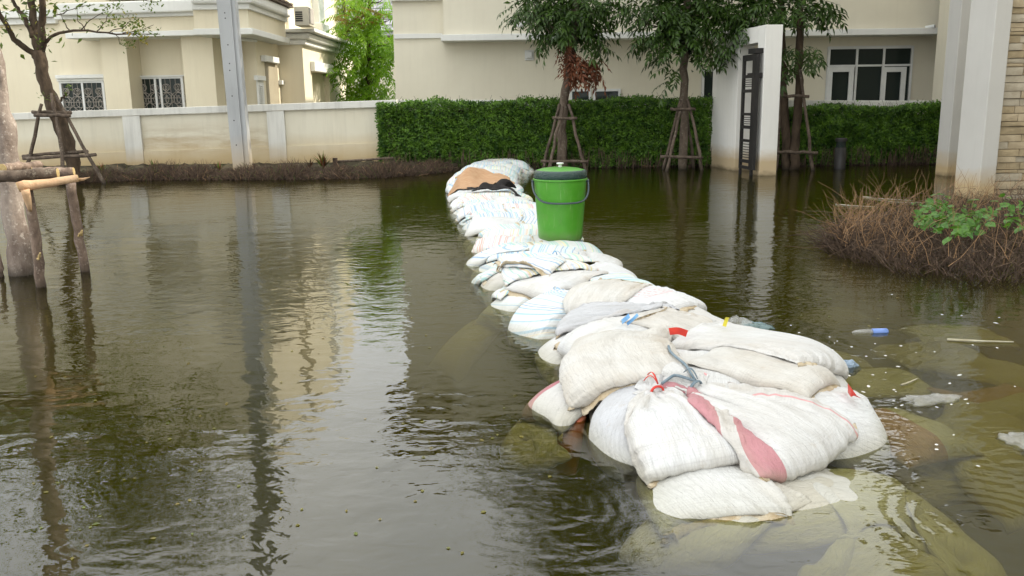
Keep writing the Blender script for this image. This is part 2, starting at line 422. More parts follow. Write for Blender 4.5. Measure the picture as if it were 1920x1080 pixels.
def gridpass(P, du, dv, kc, in_, bk=0.10):
    for o in (0, 1):
        n = (P.shape[1] - o) // 2 * 2
        stretchpair(P[:, o:o + n:2], P[:, o + 1:o + n:2], du, 1.0, kc)
        n = (P.shape[2] - o) // 2 * 2
        stretchpair(P[:, :, o:o + n:2], P[:, :, o + 1:o + n:2], dv, 1.0, kc)
    for k in (6, 3):                                   # long tethers keep the weave inextensible
        if P.shape[1] > 30:
            a = P[:, :-k]; b = P[:, k:]
            for o in range(0, 2):
                st = slice(o * k, None, 2 * k)
                for q in range(k):
                    A = P[:, o * k + q:P.shape[1] - k:2 * k]; B = P[:, o * k + q + k::2 * k]; n = min(A.shape[1], B.shape[1])
                    if n and k == 6 or (n and q % 2 == 0): stretchpair(A[:, :n], B[:, :n], k * du, 1.0, 0.0)
                for q in range(k):
                    A = P[:, :, o * k + q:P.shape[2] - k:2 * k]; B = P[:, :, o * k + q + k::2 * k]; n = min(A.shape[2], B.shape[2])
                    if n and k == 6 or (n and q % 2 == 0): stretchpair(A[:, :, :n], B[:, :, :n], k * dv, 1.0, 0.0)
    dd = math.hypot(du, dv)
    for o in (0, 1):
        n = (P.shape[1] - o) // 2 * 2
        stretchpair(P[:, o:o + n:2, :-1], P[:, o + 1:o + n:2, 1:], dd, 0.35, kc * 0.3)
        stretchpair(P[:, o:o + n:2, 1:], P[:, o + 1:o + n:2, :-1], dd, 0.35, kc * 0.3)
    # bending: keep i, i+2 from folding flat
    for sh in range(4):
        n = P.shape[1]
        a = P[:, sh:n - 2:4]; b = P[:, sh + 2:n:4]; k = min(a.shape[1], b.shape[1])
        if k: stretchpair(a[:, :k], b[:, :k], 2 * du, 0.0, bk)
        n = P.shape[2]
        a = P[:, :, sh:n - 2:4]; b = P[:, :, sh + 2:n:4]; k = min(a.shape[2], b.shape[2])
        if k: stretchpair(a[:, :, :k], b[:, :, :k], 2 * dv, 0.0, bk)

def sew(P, open_end):
    for sl in ((slice(None), 0), (slice(None), -1), (0, slice(None))) + (() if open_end else ((-1, slice(None)),)):
        m = (P[0][sl] + P[1][sl]) / 2; P[0][sl] = m; P[1][sl] = m

def areanorm(P):
    G = np.zeros_like(P)
    for s in (0, 1):
        Q = P[s]
        a = np.cross(Q[1:, :-1] - Q[:-1, :-1], Q[:-1, 1:] - Q[:-1, :-1]) * 0.5
        b = np.cross(Q[:-1, 1:] - Q[1:, 1:], Q[1:, :-1] - Q[1:, 1:]) * 0.5
        f = (a + b) / 2 * (1 if s == 0 else -1)
        g = G[s]
        g[:-1, :-1] += f / 2; g[1:, :-1] += f / 2; g[:-1, 1:] += f / 2; g[1:, 1:] += f / 2
    return G

def settle(L, W, c, ang, seed, fill=0.5, res=0.03, levels=2, its=(85, 45, 32), neck=None, neck_r=0.02, lift=None, pull=None, water=False):
    """returns (2,nu,nv,3) top and bottom sheets. u runs from the sewn end to the mouth"""
    r = np.random.default_rng(seed)
    nu = max(8, int(round(L / res)) + 1); nv = max(7, int(round(W / res)) + 1)
    U, V = np.meshgrid(np.linspace(-L / 2, L / 2, nu), np.linspace(-W / 2, W / 2, nv), indexing='ij')
    ca, sa = math.cos(ang), math.sin(ang)
    P = np.zeros((2, nu, nv, 3))
    P[..., 0] = c[0] + U * ca - V * sa; P[..., 1] = c[1] + U * sa + V * ca
    h = hsample(P[0, ..., 0], P[0, ..., 1])
    z0 = np.percentile(h, 75) + 0.02 if lift is None else lift
    bulge = 0.05 * np.clip(np.cos(np.pi * U / L), 0, 1) * np.clip(np.cos(np.pi * V / W), 0, 1)
    P[0, ..., 2] = z0 + bulge + 0.03; P[1, ..., 2] = z0
    P[..., 2] += r.normal(0, 0.002, P.shape[:-1])
    sew(P, neck is not None)
    zcap = float(np.percentile(h, 90)) + 0.24
    for lv in range(levels):
        if lv: P = up2(P)
        nu, nv = P.shape[1:3]; du = L / (nu - 1); dv = W / (nv - 1)
        if lv:
            P += r.normal(0, 0.0015 / lv, P.shape)
            sew(P, neck is not None)
        Pp = P.copy()
        inn = int(round(neck * (nu - 1))) if neck else nu
        mask = np.ones((1, nu, 1, 1))
        if neck: mask[:, inn:] = 0.0
        # full pillow volume of such a bag is about 0.2 * W^2 * L; fill is the fraction of it
        Ln = L * (neck if neck else 1.0)
        Vt = fill * 0.30 * W * W * Ln * (1 - 0.28 * W / max(Ln, W))
        for it in range(its[lv]):
            vel = (P - Pp) * 0.88
            vl = np.sqrt((vel * vel).sum(-1, keepdims=True)) + 1e-9
            vel *= np.minimum(1, 0.008 / vl)
            Pp = P.copy()
            P = P + vel
            P[..., 2] -= 0.0012
            G = areanorm(P) * mask
            cen = P[:, :inn].reshape(-1, 3).mean(0)
            vol = ((P - cen) * G).sum() / 3
            g2 = (G * G).sum() / 9 + 1e-12
            lam = np.clip((Vt - vol) / g2 / 3, -1.5 / (du * dv) * 0.02, 1.5 / (du * dv) * 0.02)
            gm = np.sqrt((G * G).sum(-1, keepdims=True)) + 1e-9
            zt = P[0, :inn, :, 2].max()
            P += G * (lam / 3) * (0.5 if lv == 0 else 0.22)
            P += (G / gm) * ((zt - P[..., 2:3] - 0.05) * 0.018) * mask      # sand weight: pushes out low down
            for _ in range(3 if lv == 0 else 2):
                gridpass(P, du, dv, 0.18 if lv == 0 else 0.06, None)
                if neck:
                    ring = P[:, inn]; m = ring.reshape(-1, 3).mean(0)
                    d = ring - m; l = np.sqrt((d * d).sum(-1, keepdims=True)) + 1e-9
                    P[:, inn] = m + d * np.minimum(1, neck_r / l)
                    if pull is not None:
                        P[:, inn] += (np.array(pull) - m) * 0.25
                sew(P, neck is not None)
                hh = hsample(P[..., 0], P[..., 1]) + 0.004
                hit = P[..., 2] < hh
                P[..., 2] = np.where(hit, hh, P[..., 2])
                P[..., 0] = np.where(hit, Pp[..., 0] * 0.7 + P[..., 0] * 0.3, P[..., 0])
                P[..., 1] = np.where(hit, Pp[..., 1] * 0.7 + P[..., 1] * 0.3, P[..., 1])
            P[..., 2] = np.minimum(P[..., 2], zcap)
            drift = P[:, :, :, :2].reshape(-1, 2).mean(0) - np.array(c[:2])
            if pull is None: P[..., :2] -= drift * 0.5
    hraise(up2(up2(P)) if P.shape[1] < 30 else up2(P))
    return P
# ------------------------------------------------------------------ sack cloth materials
PASTEL = {
 'blue':   [(0.0, (.61,.63,.62)), (.22, (.30,.47,.58)), (.34, (.62,.63,.60)), (.46, (.70, .62, .48)), (.54, (.62,.63,.61)), (.66, (.24,.36,.52)), (.76, (.55, .68, .70)), (.9, (.62,.62,.60))],
 'green':  [(0.0, (.61,.63,.61)), (.20, (.36,.58,.50)), (.32, (.62,.63,.60)), (.48, (.28,.52,.58)), (.56, (.62,.63,.61)), (.68, (.72, .68, .42)), (.78, (.62,.62,.60)), (.92, (.52, .50, .62))],
 'red':    [(0.0, (.62,.62,.60)), (.22, (.66,.33,.28)), (.30, (.62,.62,.60)), (.44, (.74, .60, .42)), (.54, (.62,.62,.60)), (.68, (.70, .40, .44)), (.75, (.75, .74, .70)), (.9, (.55, .62, .66))],
 'yellow': [(0.0, (.69, .69, .64)), (.25, (.64,.56,.24)), (.35, (.62,.62,.60)), (.50, (.36,.56,.48)), (.58, (.62,.62,.60)), (.70, (.72, .52, .42)), (.78, (.62,.63,.60)), (.93, (.48, .56, .66))],
}
def sackmat(name, base=(.58, .585, .575), warm=(.55, .53, .48), stripes=None, band=None, line=None, dirt=0.35, weave=1.0, plaid=True, bandcol=(.37, .12, .135), wet=True, stampbox=False, grey=0.0, across=True):
    m, nt, b = newmat(name); L = nt.links
    uv = N(nt, 'ShaderNodeUVMap'); uv.uv_map = 'uv_m'
    un = N(nt, 'ShaderNodeUVMap'); un.uv_map = 'uv_n'
    oi = N(nt, 'ShaderNodeObjectInfo').outputs['Random']
    off = N(nt, 'ShaderNodeCombineXYZ'); L.new(math_(nt, 'MULTIPLY', oi, 37.0), off.inputs[0]); L.new(math_(nt, 'MULTIPLY', oi, 11.0), off.inputs[1])
    va = N(nt, 'ShaderNodeVectorMath', operation='ADD'); L.new(uv.outputs[0], va.inputs[0]); L.new(off.outputs[0], va.inputs[1])
    v = va.outputs[0]
    sx = N(nt, 'ShaderNodeSeparateXYZ'); L.new(v, sx.inputs[0])
    sn = N(nt, 'ShaderNodeSeparateXYZ'); L.new(un.outputs[0], sn.inputs[0])
    # base: uneven off-white
    c = ramp(nt, noise(nt, v, 4.0, 5, 0.6), [(0.35, base), (0.68, warm)])
    if stripes:
        cell = math_(nt, 'FLOOR', math_(nt, 'MULTIPLY', sx.outputs[0 if across else 1], 1 / 0.0085))
        w = N(nt, 'ShaderNodeTexWhiteNoise', noise_dimensions='1D'); L.new(cell, w.inputs['W'])
        sc_ = ramp(nt, w.outputs['Value'], PASTEL[stripes], 'CONSTANT')
        c = mixrgb(nt, 0.88, c, sc_)
    if plaid:
        # paired threads woven tighter: an irregular faint grid
        def thr(s, k):
            cell = math_(nt, 'MULTIPLY', s, k); fr = math_(nt, 'FRACT', cell); fl = math_(nt, 'FLOOR', cell)
            w = N(nt, 'ShaderNodeTexWhiteNoise', noise_dimensions='1D'); L.new(fl, w.inputs['W'])
            lnn = math_(nt, 'LESS_THAN', math_(nt, 'ABSOLUTE', math_(nt, 'SUBTRACT', fr, 0.5)), 0.16)
            return math_(nt, 'MULTIPLY', lnn, math_(nt, 'MULTIPLY', w.outputs['Value'], 0.9))
        g = math_(nt, 'MAXIMUM', thr(sx.outputs[0], 90.0), thr(sx.outputs[1], 110.0))
        c = mixrgb(nt, math_(nt, 'MULTIPLY', g, 0.36 * weave), c, (0.36, 0.35, 0.34))
    bfac = None
    if band:
        e = math_(nt, 'ADD', sn.outputs[1], math_(nt, 'MULTIPLY', math_(nt, 'SUBTRACT', noise(nt, v, 3.0, 2), 0.5), 0.02))
        bf = math_(nt, 'MULTIPLY', math_(nt, 'GREATER_THAN', e, band[0]), math_(nt, 'LESS_THAN', e, band[1]))
        wv = math_(nt, 'SINE', math_(nt, 'MULTIPLY', math_(nt, 'ADD', sx.outputs[0], sx.outputs[1]), 1500.0))
        wv2 = math_(nt, 'SINE', math_(nt, 'MULTIPLY', math_(nt, 'SUBTRACT', sx.outputs[0], sx.outputs[1]), 1500.0))
        wk = math_(nt, 'ADD', math_(nt, 'MULTIPLY', wv, 0.25), 0.5)
        bc = mixrgb(nt, wk, bandcol, tuple(min(1, x * 1.0 + 0.11) for x in bandcol))
        c = mixrgb(nt, math_(nt, 'MULTIPLY', bf, 0.93), c, bc)
    if line:
        e2 = math_(nt, 'LESS_THAN', math_(nt, 'ABSOLUTE', math_(nt, 'SUBTRACT', sn.outputs[1], line)), 0.011)
        c = mixrgb(nt, math_(nt, 'MULTIPLY', e2, 0.8), c, (0.58, 0.24, 0.24))
    if stampbox:
        # faded red print: a ruled box with rows of worn, unreadable characters
        u_, v_ = sn.outputs[0], sn.outputs[1]
        def band_(x, a, b_): return math_(nt, 'MULTIPLY', math_(nt, 'GREATER_THAN', x, a), math_(nt, 'LESS_THAN', x, b_))
        inner = math_(nt, 'MULTIPLY', band_(u_, .30, .70), band_(v_, .25, .72))
        core = math_(nt, 'MULTIPLY', band_(u_, .308, .692), band_(v_, .262, .708))
        edge = math_(nt, 'SUBTRACT', inner, core)
        rows = math_(nt, 'GREATER_THAN', math_(nt, 'SINE', math_(nt, 'MULTIPLY', v_, 60.0)), 0.1)
        txt = math_(nt, 'GREATER_THAN', noise(nt, mapping(nt, un.outputs[0], (60, 40, 1)), 1.0, 2), 0.54)
        f = math_(nt, 'MAXIMUM', edge, math_(nt, 'MULTIPLY', math_(nt, 'MULTIPLY', rows, txt), core))
        c = mixrgb(nt, math_(nt, 'MULTIPLY', f, 0.6), c, (0.62, 0.18, 0.20))
    # dirt: grey smears and brown blotches
    d1 = ramp(nt, noise(nt, mapping(nt, v, (3, 9, 3)), 1.0, 6, 0.7, 0.6), [(0.50, 0.0), (0.78, 1.0)])
    c = mixrgb(nt, math_(nt, 'MULTIPLY', d1, dirt), c, (0.26, 0.235, 0.20))
    d2 = ramp(nt, noise(nt, v, 7.0, 6, 0.75), [(0.60, 0.0), (0.74, 1.0)])
    c = mixrgb(nt, math_(nt, 'MULTIPLY', d2, dirt * 0.9), c, (0.36, 0.26, 0.15))
    # grime along sewn edges
    ed = math_(nt, 'MINIMUM', math_(nt, 'MINIMUM', sn.outputs[1], math_(nt, 'SUBTRACT', 1.0, sn.outputs[1])), sn.outputs[0])
    ef = ramp(nt, ed, [(0.0, 1.0), (0.10, 0.0)])
    c = mixrgb(nt, math_(nt, 'MULTIPLY', math_(nt, 'MULTIPLY', ef, noise(nt, v, 9, 4)), 0.9 * dirt + 0.1), c, (0.34, 0.27, 0.18))
    if grey: c = mixrgb(nt, grey, c, (0.45, 0.46, 0.48))
    c = mixrgb(nt, 1.0, c, (0.99, 1.0, 1.03), 'MULTIPLY')
    if wet:   # soaked and darker where it touches the water
        pz = N(nt, 'ShaderNodeSeparateXYZ'); L.new(worldpos(nt), pz.inputs[0])
        mr = N(nt, 'ShaderNodeMapRange'); L.new(math_(nt, 'ADD', pz.outputs[2], math_(nt, 'MULTIPLY', math_(nt, 'SUBTRACT', noise(nt, v, 8, 4), 0.5), 0.05)), mr.inputs[0])
        mr.inputs[1].default_value = 0.075; mr.inputs[2].default_value = 0.01; mr.inputs[4].default_value = 0.5
        c = mixrgb(nt, mr.outputs[0], c, (0.33, 0.31, 0.22))
    L.new(c, b.inputs['Base Color'])
    b.inputs['Roughness'].default_value = 0.62; b.inputs['Specular IOR Level'].default_value = 0.30
    w1 = noise(nt, mapping(nt, v, (420, 10, 1)), 1.0, 2); w2 = noise(nt, mapping(nt, v, (10, 420, 1)), 1.0, 2)
    w3 = noise(nt, mapping(nt, v, (24, 70, 1)), 1.0, 4, 0.6, 0.8)
    h = math_(nt, 'ADD', math_(nt, 'MULTIPLY', math_(nt, 'ADD', w1, w2), 0.0006), math_(nt, 'MULTIPLY', w3, 0.009))
    bn = N(nt, 'ShaderNodeBump'); bn.inputs['Strength'].default_value = 0.9; bn.inputs['Distance'].default_value = 1.0
    L.new(h, bn.inputs['Height']); L.new(bn.outputs[0], b.inputs['Normal'])
    return m

SK = {
 'white': sackmat('white_woven_sack', dirt=0.42),
 'clean': sackmat('clean_white_sack', (.61, .62, .61), (.58, .575, .55), dirt=0.28),
 'dirty': sackmat('soiled_woven_sack', (.54, .53, .50), (.47, .44, .38), dirt=0.6),
 'beige': sackmat('beige_woven_sack', (.56, .545, .50), (.50, .465, .40), dirt=0.5),
 'grey': sackmat('grey_smeared_sack', (.50, .505, .51), (.43, .43, .425), dirt=0.55, grey=0.15),
 'redband': sackmat('sack_with_red_band', (.56, .555, .53), (.52, .505, .47), band=(.80, .965), line=.10, dirt=0.5, weave=0.7),
 'rededge': sackmat('sack_with_red_edge', (.57, .57, .55), (.53, .51, .47), band=(-.01, .055), dirt=0.35),
 'rededge2': sackmat('sack_with_red_side', (.57, .57, .55), (.53, .51, .47), band=(-.01, .09), dirt=0.2),
 'redhalf': sackmat('sack_with_wide_red_band', (.55, .545, .52), (.50, .48, .44), band=(.50, .99), dirt=0.25, bandcol=(.33, .05, .08)),
 'print': sackmat('sack_with_red_print', (.61, .62, .61), (.58, .57, .55), dirt=0.12, stampbox=True),
 'blue': sackmat('blue_striped_sack', stripes='blue', dirt=0.14, plaid=False),
 'green': sackmat('green_striped_sack', stripes='green', dirt=0.12, plaid=False),
 'red': sackmat('red_striped_sack', stripes='red', dirt=0.14, plaid=False),
 'yellow': sackmat('yellow_striped_sack', stripes='yellow', dirt=0.12, plaid=False),
 'brown': simple('brown_cloth', (.42, .24, .13), (.50, .33, .20), 12, 0.9, 0.5, 120, stretch=(1, 6, 1)),
 'blackcloth': simple('black_cloth', (.018, .016, .016), (.03, .027, .026), 12, 0.9, 0.4, 90),
 'sunkred': simple('sunken_red_cloth', (.42, .10, .07), (.5, .2, .1), 6, 0.9),
}
MT['hem'] = simple('stained_hem', (.55, .48, .36), (.40, .31, .19), 14, 0.8, 0.5, 160)
MT['rope'] = simple('blue_grey_cord', (.12, .17, .21), (.18, .23, .26), 60, 0.55)
MT['tie_red'] = simple('red_plastic_tie', (.62, .05, .03), (.5, .04, .03), 20, 0.4)
MT['tie_blue'] = simple('blue_plastic_tie', (.12, .30, .58), (.2, .4, .62), 20, 0.4)
MT['tie_yellow'] = simple('yellow_plastic_tie', (.70, .62, .06), (.6, .5, .05), 20, 0.4)
MT['tie_pink'] = simple('salmon_string', (.68, .26, .20), (.6, .22, .18), 20, 0.5)

def crease(P, neck, amp=1.0):
    """folds: fan of pleats running out from a tied neck, short puckers along the sewn edges"""
    s, nu, nv, _ = P.shape
    if nu < 24: return P
    G = areanorm(P); G /= np.sqrt((G * G).sum(-1, keepdims=True)) + 1e-9
    i = np.arange(nu)[:, None] / (nu - 1); j = np.arange(nv)[None, :] / (nv - 1)
    D = np.zeros((2, nu, nv))
    def n1(n, k):        # smooth 1-D noise with k knots
        return np.interp(np.linspace(0, k, n), np.arange(k + 1), rng.uniform(-1, 1, k + 1))
    for q in (0, 1):
        if neck:
            rid = 0.6 * n1(nv, 22) + 0.5 * n1(nv, 11)
            rid = rid[None, :] * np.ones((nu, 1))
            sh = n1(nu, 5)[:, None] * 0.0
            f = np.exp(-np.abs(i - neck) / 0.26) * np.clip((neck - i) / 0.03, 0.3, 1)
            D[q] += 0.028 * amp * rid * f * np.clip(np.minimum(j, 1 - j) / .08, 0, 1)
        for (e, n, ax) in ((j, nu, 0), (1 - j, nu, 0), (i, nv, 1), (1 - i, nv, 1)):
            w = 0.6 * n1(n, max(5, int(n / 3))) + 0.4 * n1(n, max(3, n // 8))
            w = w[:, None] if ax == 0 else w[None, :]
            D[q] += 0.011 * amp * w * np.exp(-((e - 0.05) / 0.10) ** 2)
        lo = rng.uniform(-1, 1, (6, 5))
        li = np.interp(np.linspace(0, 5, nu), np.arange(6), np.arange(6)); lj = np.linspace(0, 4, nv)
        a = li.astype(int).clip(0, 4); b = lj.astype(int).clip(0, 3); fa = (li - a)[:, None]; fb = (lj - b)[None, :]
        g = (lo[a][:, b] * (1 - fa) * (1 - fb) + lo[a + 1][:, b] * fa * (1 - fb) + lo[a][:, b + 1] * (1 - fa) * fb + lo[a + 1][:, b + 1] * fa * fb)
        D[q] += 0.009 * g * amp
    D[:, 0] *= .2; D[:, :, 0] *= .2; D[:, :, -1] *= .2
    Q = P + G * D[..., None]
    sew(Q, neck is not None)
    return Q

def sack_object(P, L, W, mat, neck=None, sub=1):
    P = crease(P, neck)
    s, nu, nv, _ = P.shape
    idx = np.full((2, nu, nv), -1, int)
    verts = []; uvm = []; uvn = []
    for k in (0, 1):
        for i in range(nu):
            for j in range(nv):
                edge = i == 0 or j == 0 or j == nv - 1 or (i == nu - 1 and neck is None)
                if k == 1 and edge:
                    idx[1, i, j] = idx[0, i, j]; continue
                idx[k, i, j] = len(verts); verts.append(P[k, i, j])
                a, b_ = i / (nu - 1), j / (nv - 1)
                uvm.append((a * L, b_ * W)); uvn.append((a, b_))
    faces = []
    for i in range(nu - 1):
        for j in range(nv - 1):
            faces.append((idx[0, i, j], idx[0, i + 1, j], idx[0, i + 1, j + 1], idx[0, i, j + 1]))
            faces.append((idx[1, i, j], idx[1, i, j + 1], idx[1, i + 1, j + 1], idx[1, i + 1, j]))
    org = P.reshape(-1, 3).mean(0)
    o = mesh_obj('sandbag', verts, faces, mat, None, True, {'uv_m': uvm, 'uv_n': uvn}, org)
    if sub:
        m = o.modifiers.new('sub', 'SUBSURF'); m.levels = sub; m.render_levels = sub
    return o

def hem_part(P, root, width=0.026, end=0):
    """the folded, stitched strip along the sewn end"""
    e = P[0, 0] if end == 0 else P[0, -1]; e2 = P[0, 2] if end == 0 else P[0, -3]
    out = e - (P[0, 2] + P[1, 2]) / 2 if end == 0 else e - (P[0, -3] + P[1, -3]) / 2
    out /= np.linalg.norm(out, axis=1)[:, None] + 1e-9
    n = len(e); r = rng.normal(0, 1, n); r = np.convolve(r, np.ones(5) / 5, 'same')
    w = width * (1 + 0.35 * r)[:, None]
    a = e - out * 0.006; b_ = e + out * w; zup = np.array([0, 0, 0.004])
    dz = np.zeros((n, 3)); dz[:, 2] = 0.006 * np.convolve(rng.normal(0, 1, n), np.ones(4) / 4, 'same')
    b_ = b_ + dz
    vs_ = np.concatenate([a + zup, b_ + zup * .6, b_ - zup * .6, a - zup])
    fs = []
    for i in range(n - 1):
        for k in range(4):
            k2 = (k + 1) % 4
            fs.append((k * n + i, k2 * n + i, k2 * n + i + 1, k * n + i + 1))
    fs += [(0, n, 2 * n, 3 * n), (n - 1, 4 * n - 1, 3 * n - 1, 2 * n - 1)]
    return mesh_obj('hem', vs_, fs, MT['hem'], root, True)

def tie_part(P, neck, root, mat='tie_red', r=0.024, tails=0, name='tie'):
    nu = P.shape[1]; i = int(round(neck * (nu - 1)))
    c = P[:, i].reshape(-1, 3).mean(0)
    ax = P[:, min(i + 3, nu - 1)].reshape(-1, 3).mean(0) - P[:, max(i - 4, 0)].reshape(-1, 3).mean(0); ax /= np.linalg.norm(ax)
    a = np.cross(ax, [0, 0, 1.0]); a /= np.linalg.norm(a); b_ = np.cross(ax, a)
    mb = MB()
    pts = [c + a * math.cos(t) * r + b_ * math.sin(t) * r + ax * (t / 40 - 0.15) * 0.03 for t in np.linspace(0, 4 * math.pi, 36)]
    mb.tube(pts, 0.0045, 5)
    for k in range(tails):
        d = a * rnd.uniform(-1, 1) + ax * rnd.uniform(.2, 1); d /= np.linalg.norm(d)
        ln = rnd.uniform(.05, .10)
        p = [c + b_ * -r + d * ln * t + np.array([0, 0, 0.03 * math.sin(t * 3) + 0.01]) for t in np.linspace(0, 1, 7)]
        mb.tube(p, 0.004, 4, flat=.5)
    return mb.build(name, MT[mat], root, True)
SACKS = []
def sack(ctr, axis, L, W, mat, label, z=0.2, seed=1, fill=0.75, res=0.03, levels=2, neck=None, hem=True, tie=None, tails=2, group=None, sub=1, neck_r=0.022, **kw):
    """ctr, axis: pixels of the sack's middle and of a point towards its mouth, both at height z"""
    if isinstance(axis, (int, float)): c = np.array([ctr[0], ctr[1], z]); ang = math.radians(axis)
    else:
        c = onz(ctr[0], ctr[1], z); a = onz(axis[0], axis[1], z)
        ang = math.atan2(a[1] - c[1], a[0] - c[0])
    if 'pull' in kw and kw['pull'] is not None: kw['pull'] = onz(*kw['pull'])
    P = settle(L, W, c[:2], ang, seed, fill, res, levels, neck=neck, neck_r=neck_r, **kw)
    o = sack_object(P, L, W, SK[mat], neck, sub)
    tag(o, label, 'sandbag', group)
    if hem: hem_part(P, o)
    if tie: tie_part(P, neck, o, tie, neck_r + 0.004, tails)
    SACKS.append((o, P))
    return o, P
# ------------------------------------------------------------------ ground sheet, silt bed, flood water
g = MB(); g.quad((-250, 17.6, 0.12), (250, 17.6, 0.12), (250, 300, 0.12), (-250, 300, 0.12))
g.quad((-250, 17.6, -0.7), (250, 17.6, -0.7), (250, 17.6, 0.12), (-250, 17.6, 0.12)); tag(g.build("ground", MT["ground"]), kind="structure")
g = MB(); g.quad((-250, -200, -0.62), (250, -200, -0.62), (250, 17.7, -0.62), (-250, 17.7, -0.62))
tag(g.build('silt_bed', MT['bed']), kind='structure')

def water_material():
    m, nt, b = newmat('flood_water'); L = nt.links
    nt.nodes.remove(b)
    pos = coords(nt, 'Object')
    big = noise(nt, mapping(nt, pos, (0.55, 0.9, 1)), 1.0, 2, 0.5)
    mid = noise(nt, mapping(nt, pos, (3.2, 5.2, 1), rot=(0, 0, 0.25)), 1.0, 2, 0.45, 0.5)
    mid2 = noise(nt, mapping(nt, pos, (7.5, 11, 1), rot=(0, 0, -0.5)), 1.0, 2, 0.5, 0.7)
    fine = noise(nt, mapping(nt, pos, (20, 30, 1), rot=(0, 0, 0.5)), 1.0, 2, 0.5, 0.4)
    patch = ramp(nt, noise(nt, mapping(nt, pos, (0.35, 0.5, 1), loc=(3.1, 1.7, 0)), 1.0, 3, 0.6), [(0.36, 0.15), (0.62, 1.0)])
    h = math_(nt, 'MULTIPLY', big, 0.006)
    h = math_(nt, 'ADD', h, math_(nt, 'MULTIPLY', mid, 0.0042))
    h = math_(nt, 'ADD', h, math_(nt, 'MULTIPLY', math_(nt, 'MULTIPLY', mid2, patch), 0.0042))
    h = math_(nt, 'ADD', h, math_(nt, 'MULTIPLY', math_(nt, 'MULTIPLY', fine, patch), 0.0009))
    # rings spreading from drips and from things touching the water
    for (px, py, wl_, amp, rad) in ((1640, 640, 0.085, 0.0009, 0.9), (1150, 790, 0.055, 0.0004, 0.4), (985, 640, 0.06, 0.0005, 0.6), (1010, 950, 0.06, 0.0004, 0.5), (1535, 935, 0.02, 0.0003, 0.10), (1850, 980, 0.07, 0.0009, 0.6), (700, 530, 0.05, 0.0004, 0.4)):
        c = onz(px, py, 0)
        sb = N(nt, 'ShaderNodeVectorMath', operation='DISTANCE'); L.new(pos, sb.inputs[0]); sb.inputs[1].default_value = (c[0], c[1], 0)
        d = sb.outputs['Value']
        dw = math_(nt, 'ADD', d, math_(nt, 'MULTIPLY', noise(nt, pos, 1.6, 3), 0.22))
        s = math_(nt, 'SINE', math_(nt, 'MULTIPLY', dw, 2 * math.pi / wl_))
        f = math_(nt, 'MULTIPLY', math_(nt, 'SUBTRACT', 1.0, math_(nt, 'DIVIDE', d, rad), clamp=True), amp)
        gap = ramp(nt, noise(nt, mapping(nt, pos, (1, 1, 1), loc=(px * .01, py * .01, 0)), 2.2, 2), [(.42, 0.0), (.6, 1.0)])
        h = math_(nt, 'ADD', h, math_(nt, 'MULTIPLY', math_(nt, 'MULTIPLY', s, f), gap))
    bn = N(nt, 'ShaderNodeBump'); bn.inputs['Strength'].default_value = 1.0; bn.inputs['Distance'].default_value = 1.0
    L.new(h, bn.inputs['Height'])
    fr = N(nt, 'ShaderNodeFresnel'); fr.inputs['IOR'].default_value = 1.65; L.new(bn.outputs[0], fr.inputs['Normal'])
    gl = N(nt, 'ShaderNodeBsdfGlossy'); gl.inputs['Roughness'].default_value = 0.015; L.new(bn.outputs[0], gl.inputs['Normal'])
    df = N(nt, 'ShaderNodeBsdfDiffuse')
    silt = ramp(nt, noise(nt, pos, 0.5, 4, 0.6), [(0.35, (0.048, 0.062, 0.006)), (0.68, (0.085, 0.075, 0.007))])
    L.new(silt, df.inputs['Color'])
    tr = N(nt, 'ShaderNodeBsdfTransparent'); tr.inputs[0].default_value = (0.93, 0.91, 0.60, 1)
    m1 = N(nt, 'ShaderNodeMixShader'); m1.inputs[0].default_value = 0.04
    L.new(tr.outputs[0], m1.inputs[1]); L.new(df.outputs[0], m1.inputs[2])
    m2 = N(nt, 'ShaderNodeMixShader'); L.new(fr.outputs[0], m2.inputs[0]); L.new(m1.outputs[0], m2.inputs[1]); L.new(gl.outputs[0], m2.inputs[2])
    out = nt.nodes['Material Output']; L.new(m2.outputs[0], out.inputs['Surface'])
    va = N(nt, 'ShaderNodeVolumeAbsorption'); va.inputs['Color'].default_value = (0.80, 0.75, 0.015, 1); va.inputs['Density'].default_value = 1.9
    va.inputs['Color'].default_value = (0.66, 0.60, 0.01, 1); va.inputs['Density'].default_value = 2.2
    vsc = N(nt, 'ShaderNodeVolumeScatter'); vsc.inputs['Color'].default_value = (0.84, 0.80, 0.12, 1); vsc.inputs['Density'].default_value = 0.62; vsc.inputs['Anisotropy'].default_value = 0.3
    ad = N(nt, 'ShaderNodeAddShader'); L.new(va.outputs[0], ad.inputs[0]); L.new(vsc.outputs[0], ad.inputs[1]); L.new(ad.outputs[0], out.inputs['Volume'])
    return m
MT['water'] = water_material()
w = MB(); w.box(-60, 60, -40, 17.62, -0.7, 0.0)
tag(w.build('flood_water', MT['water']), kind='structure')

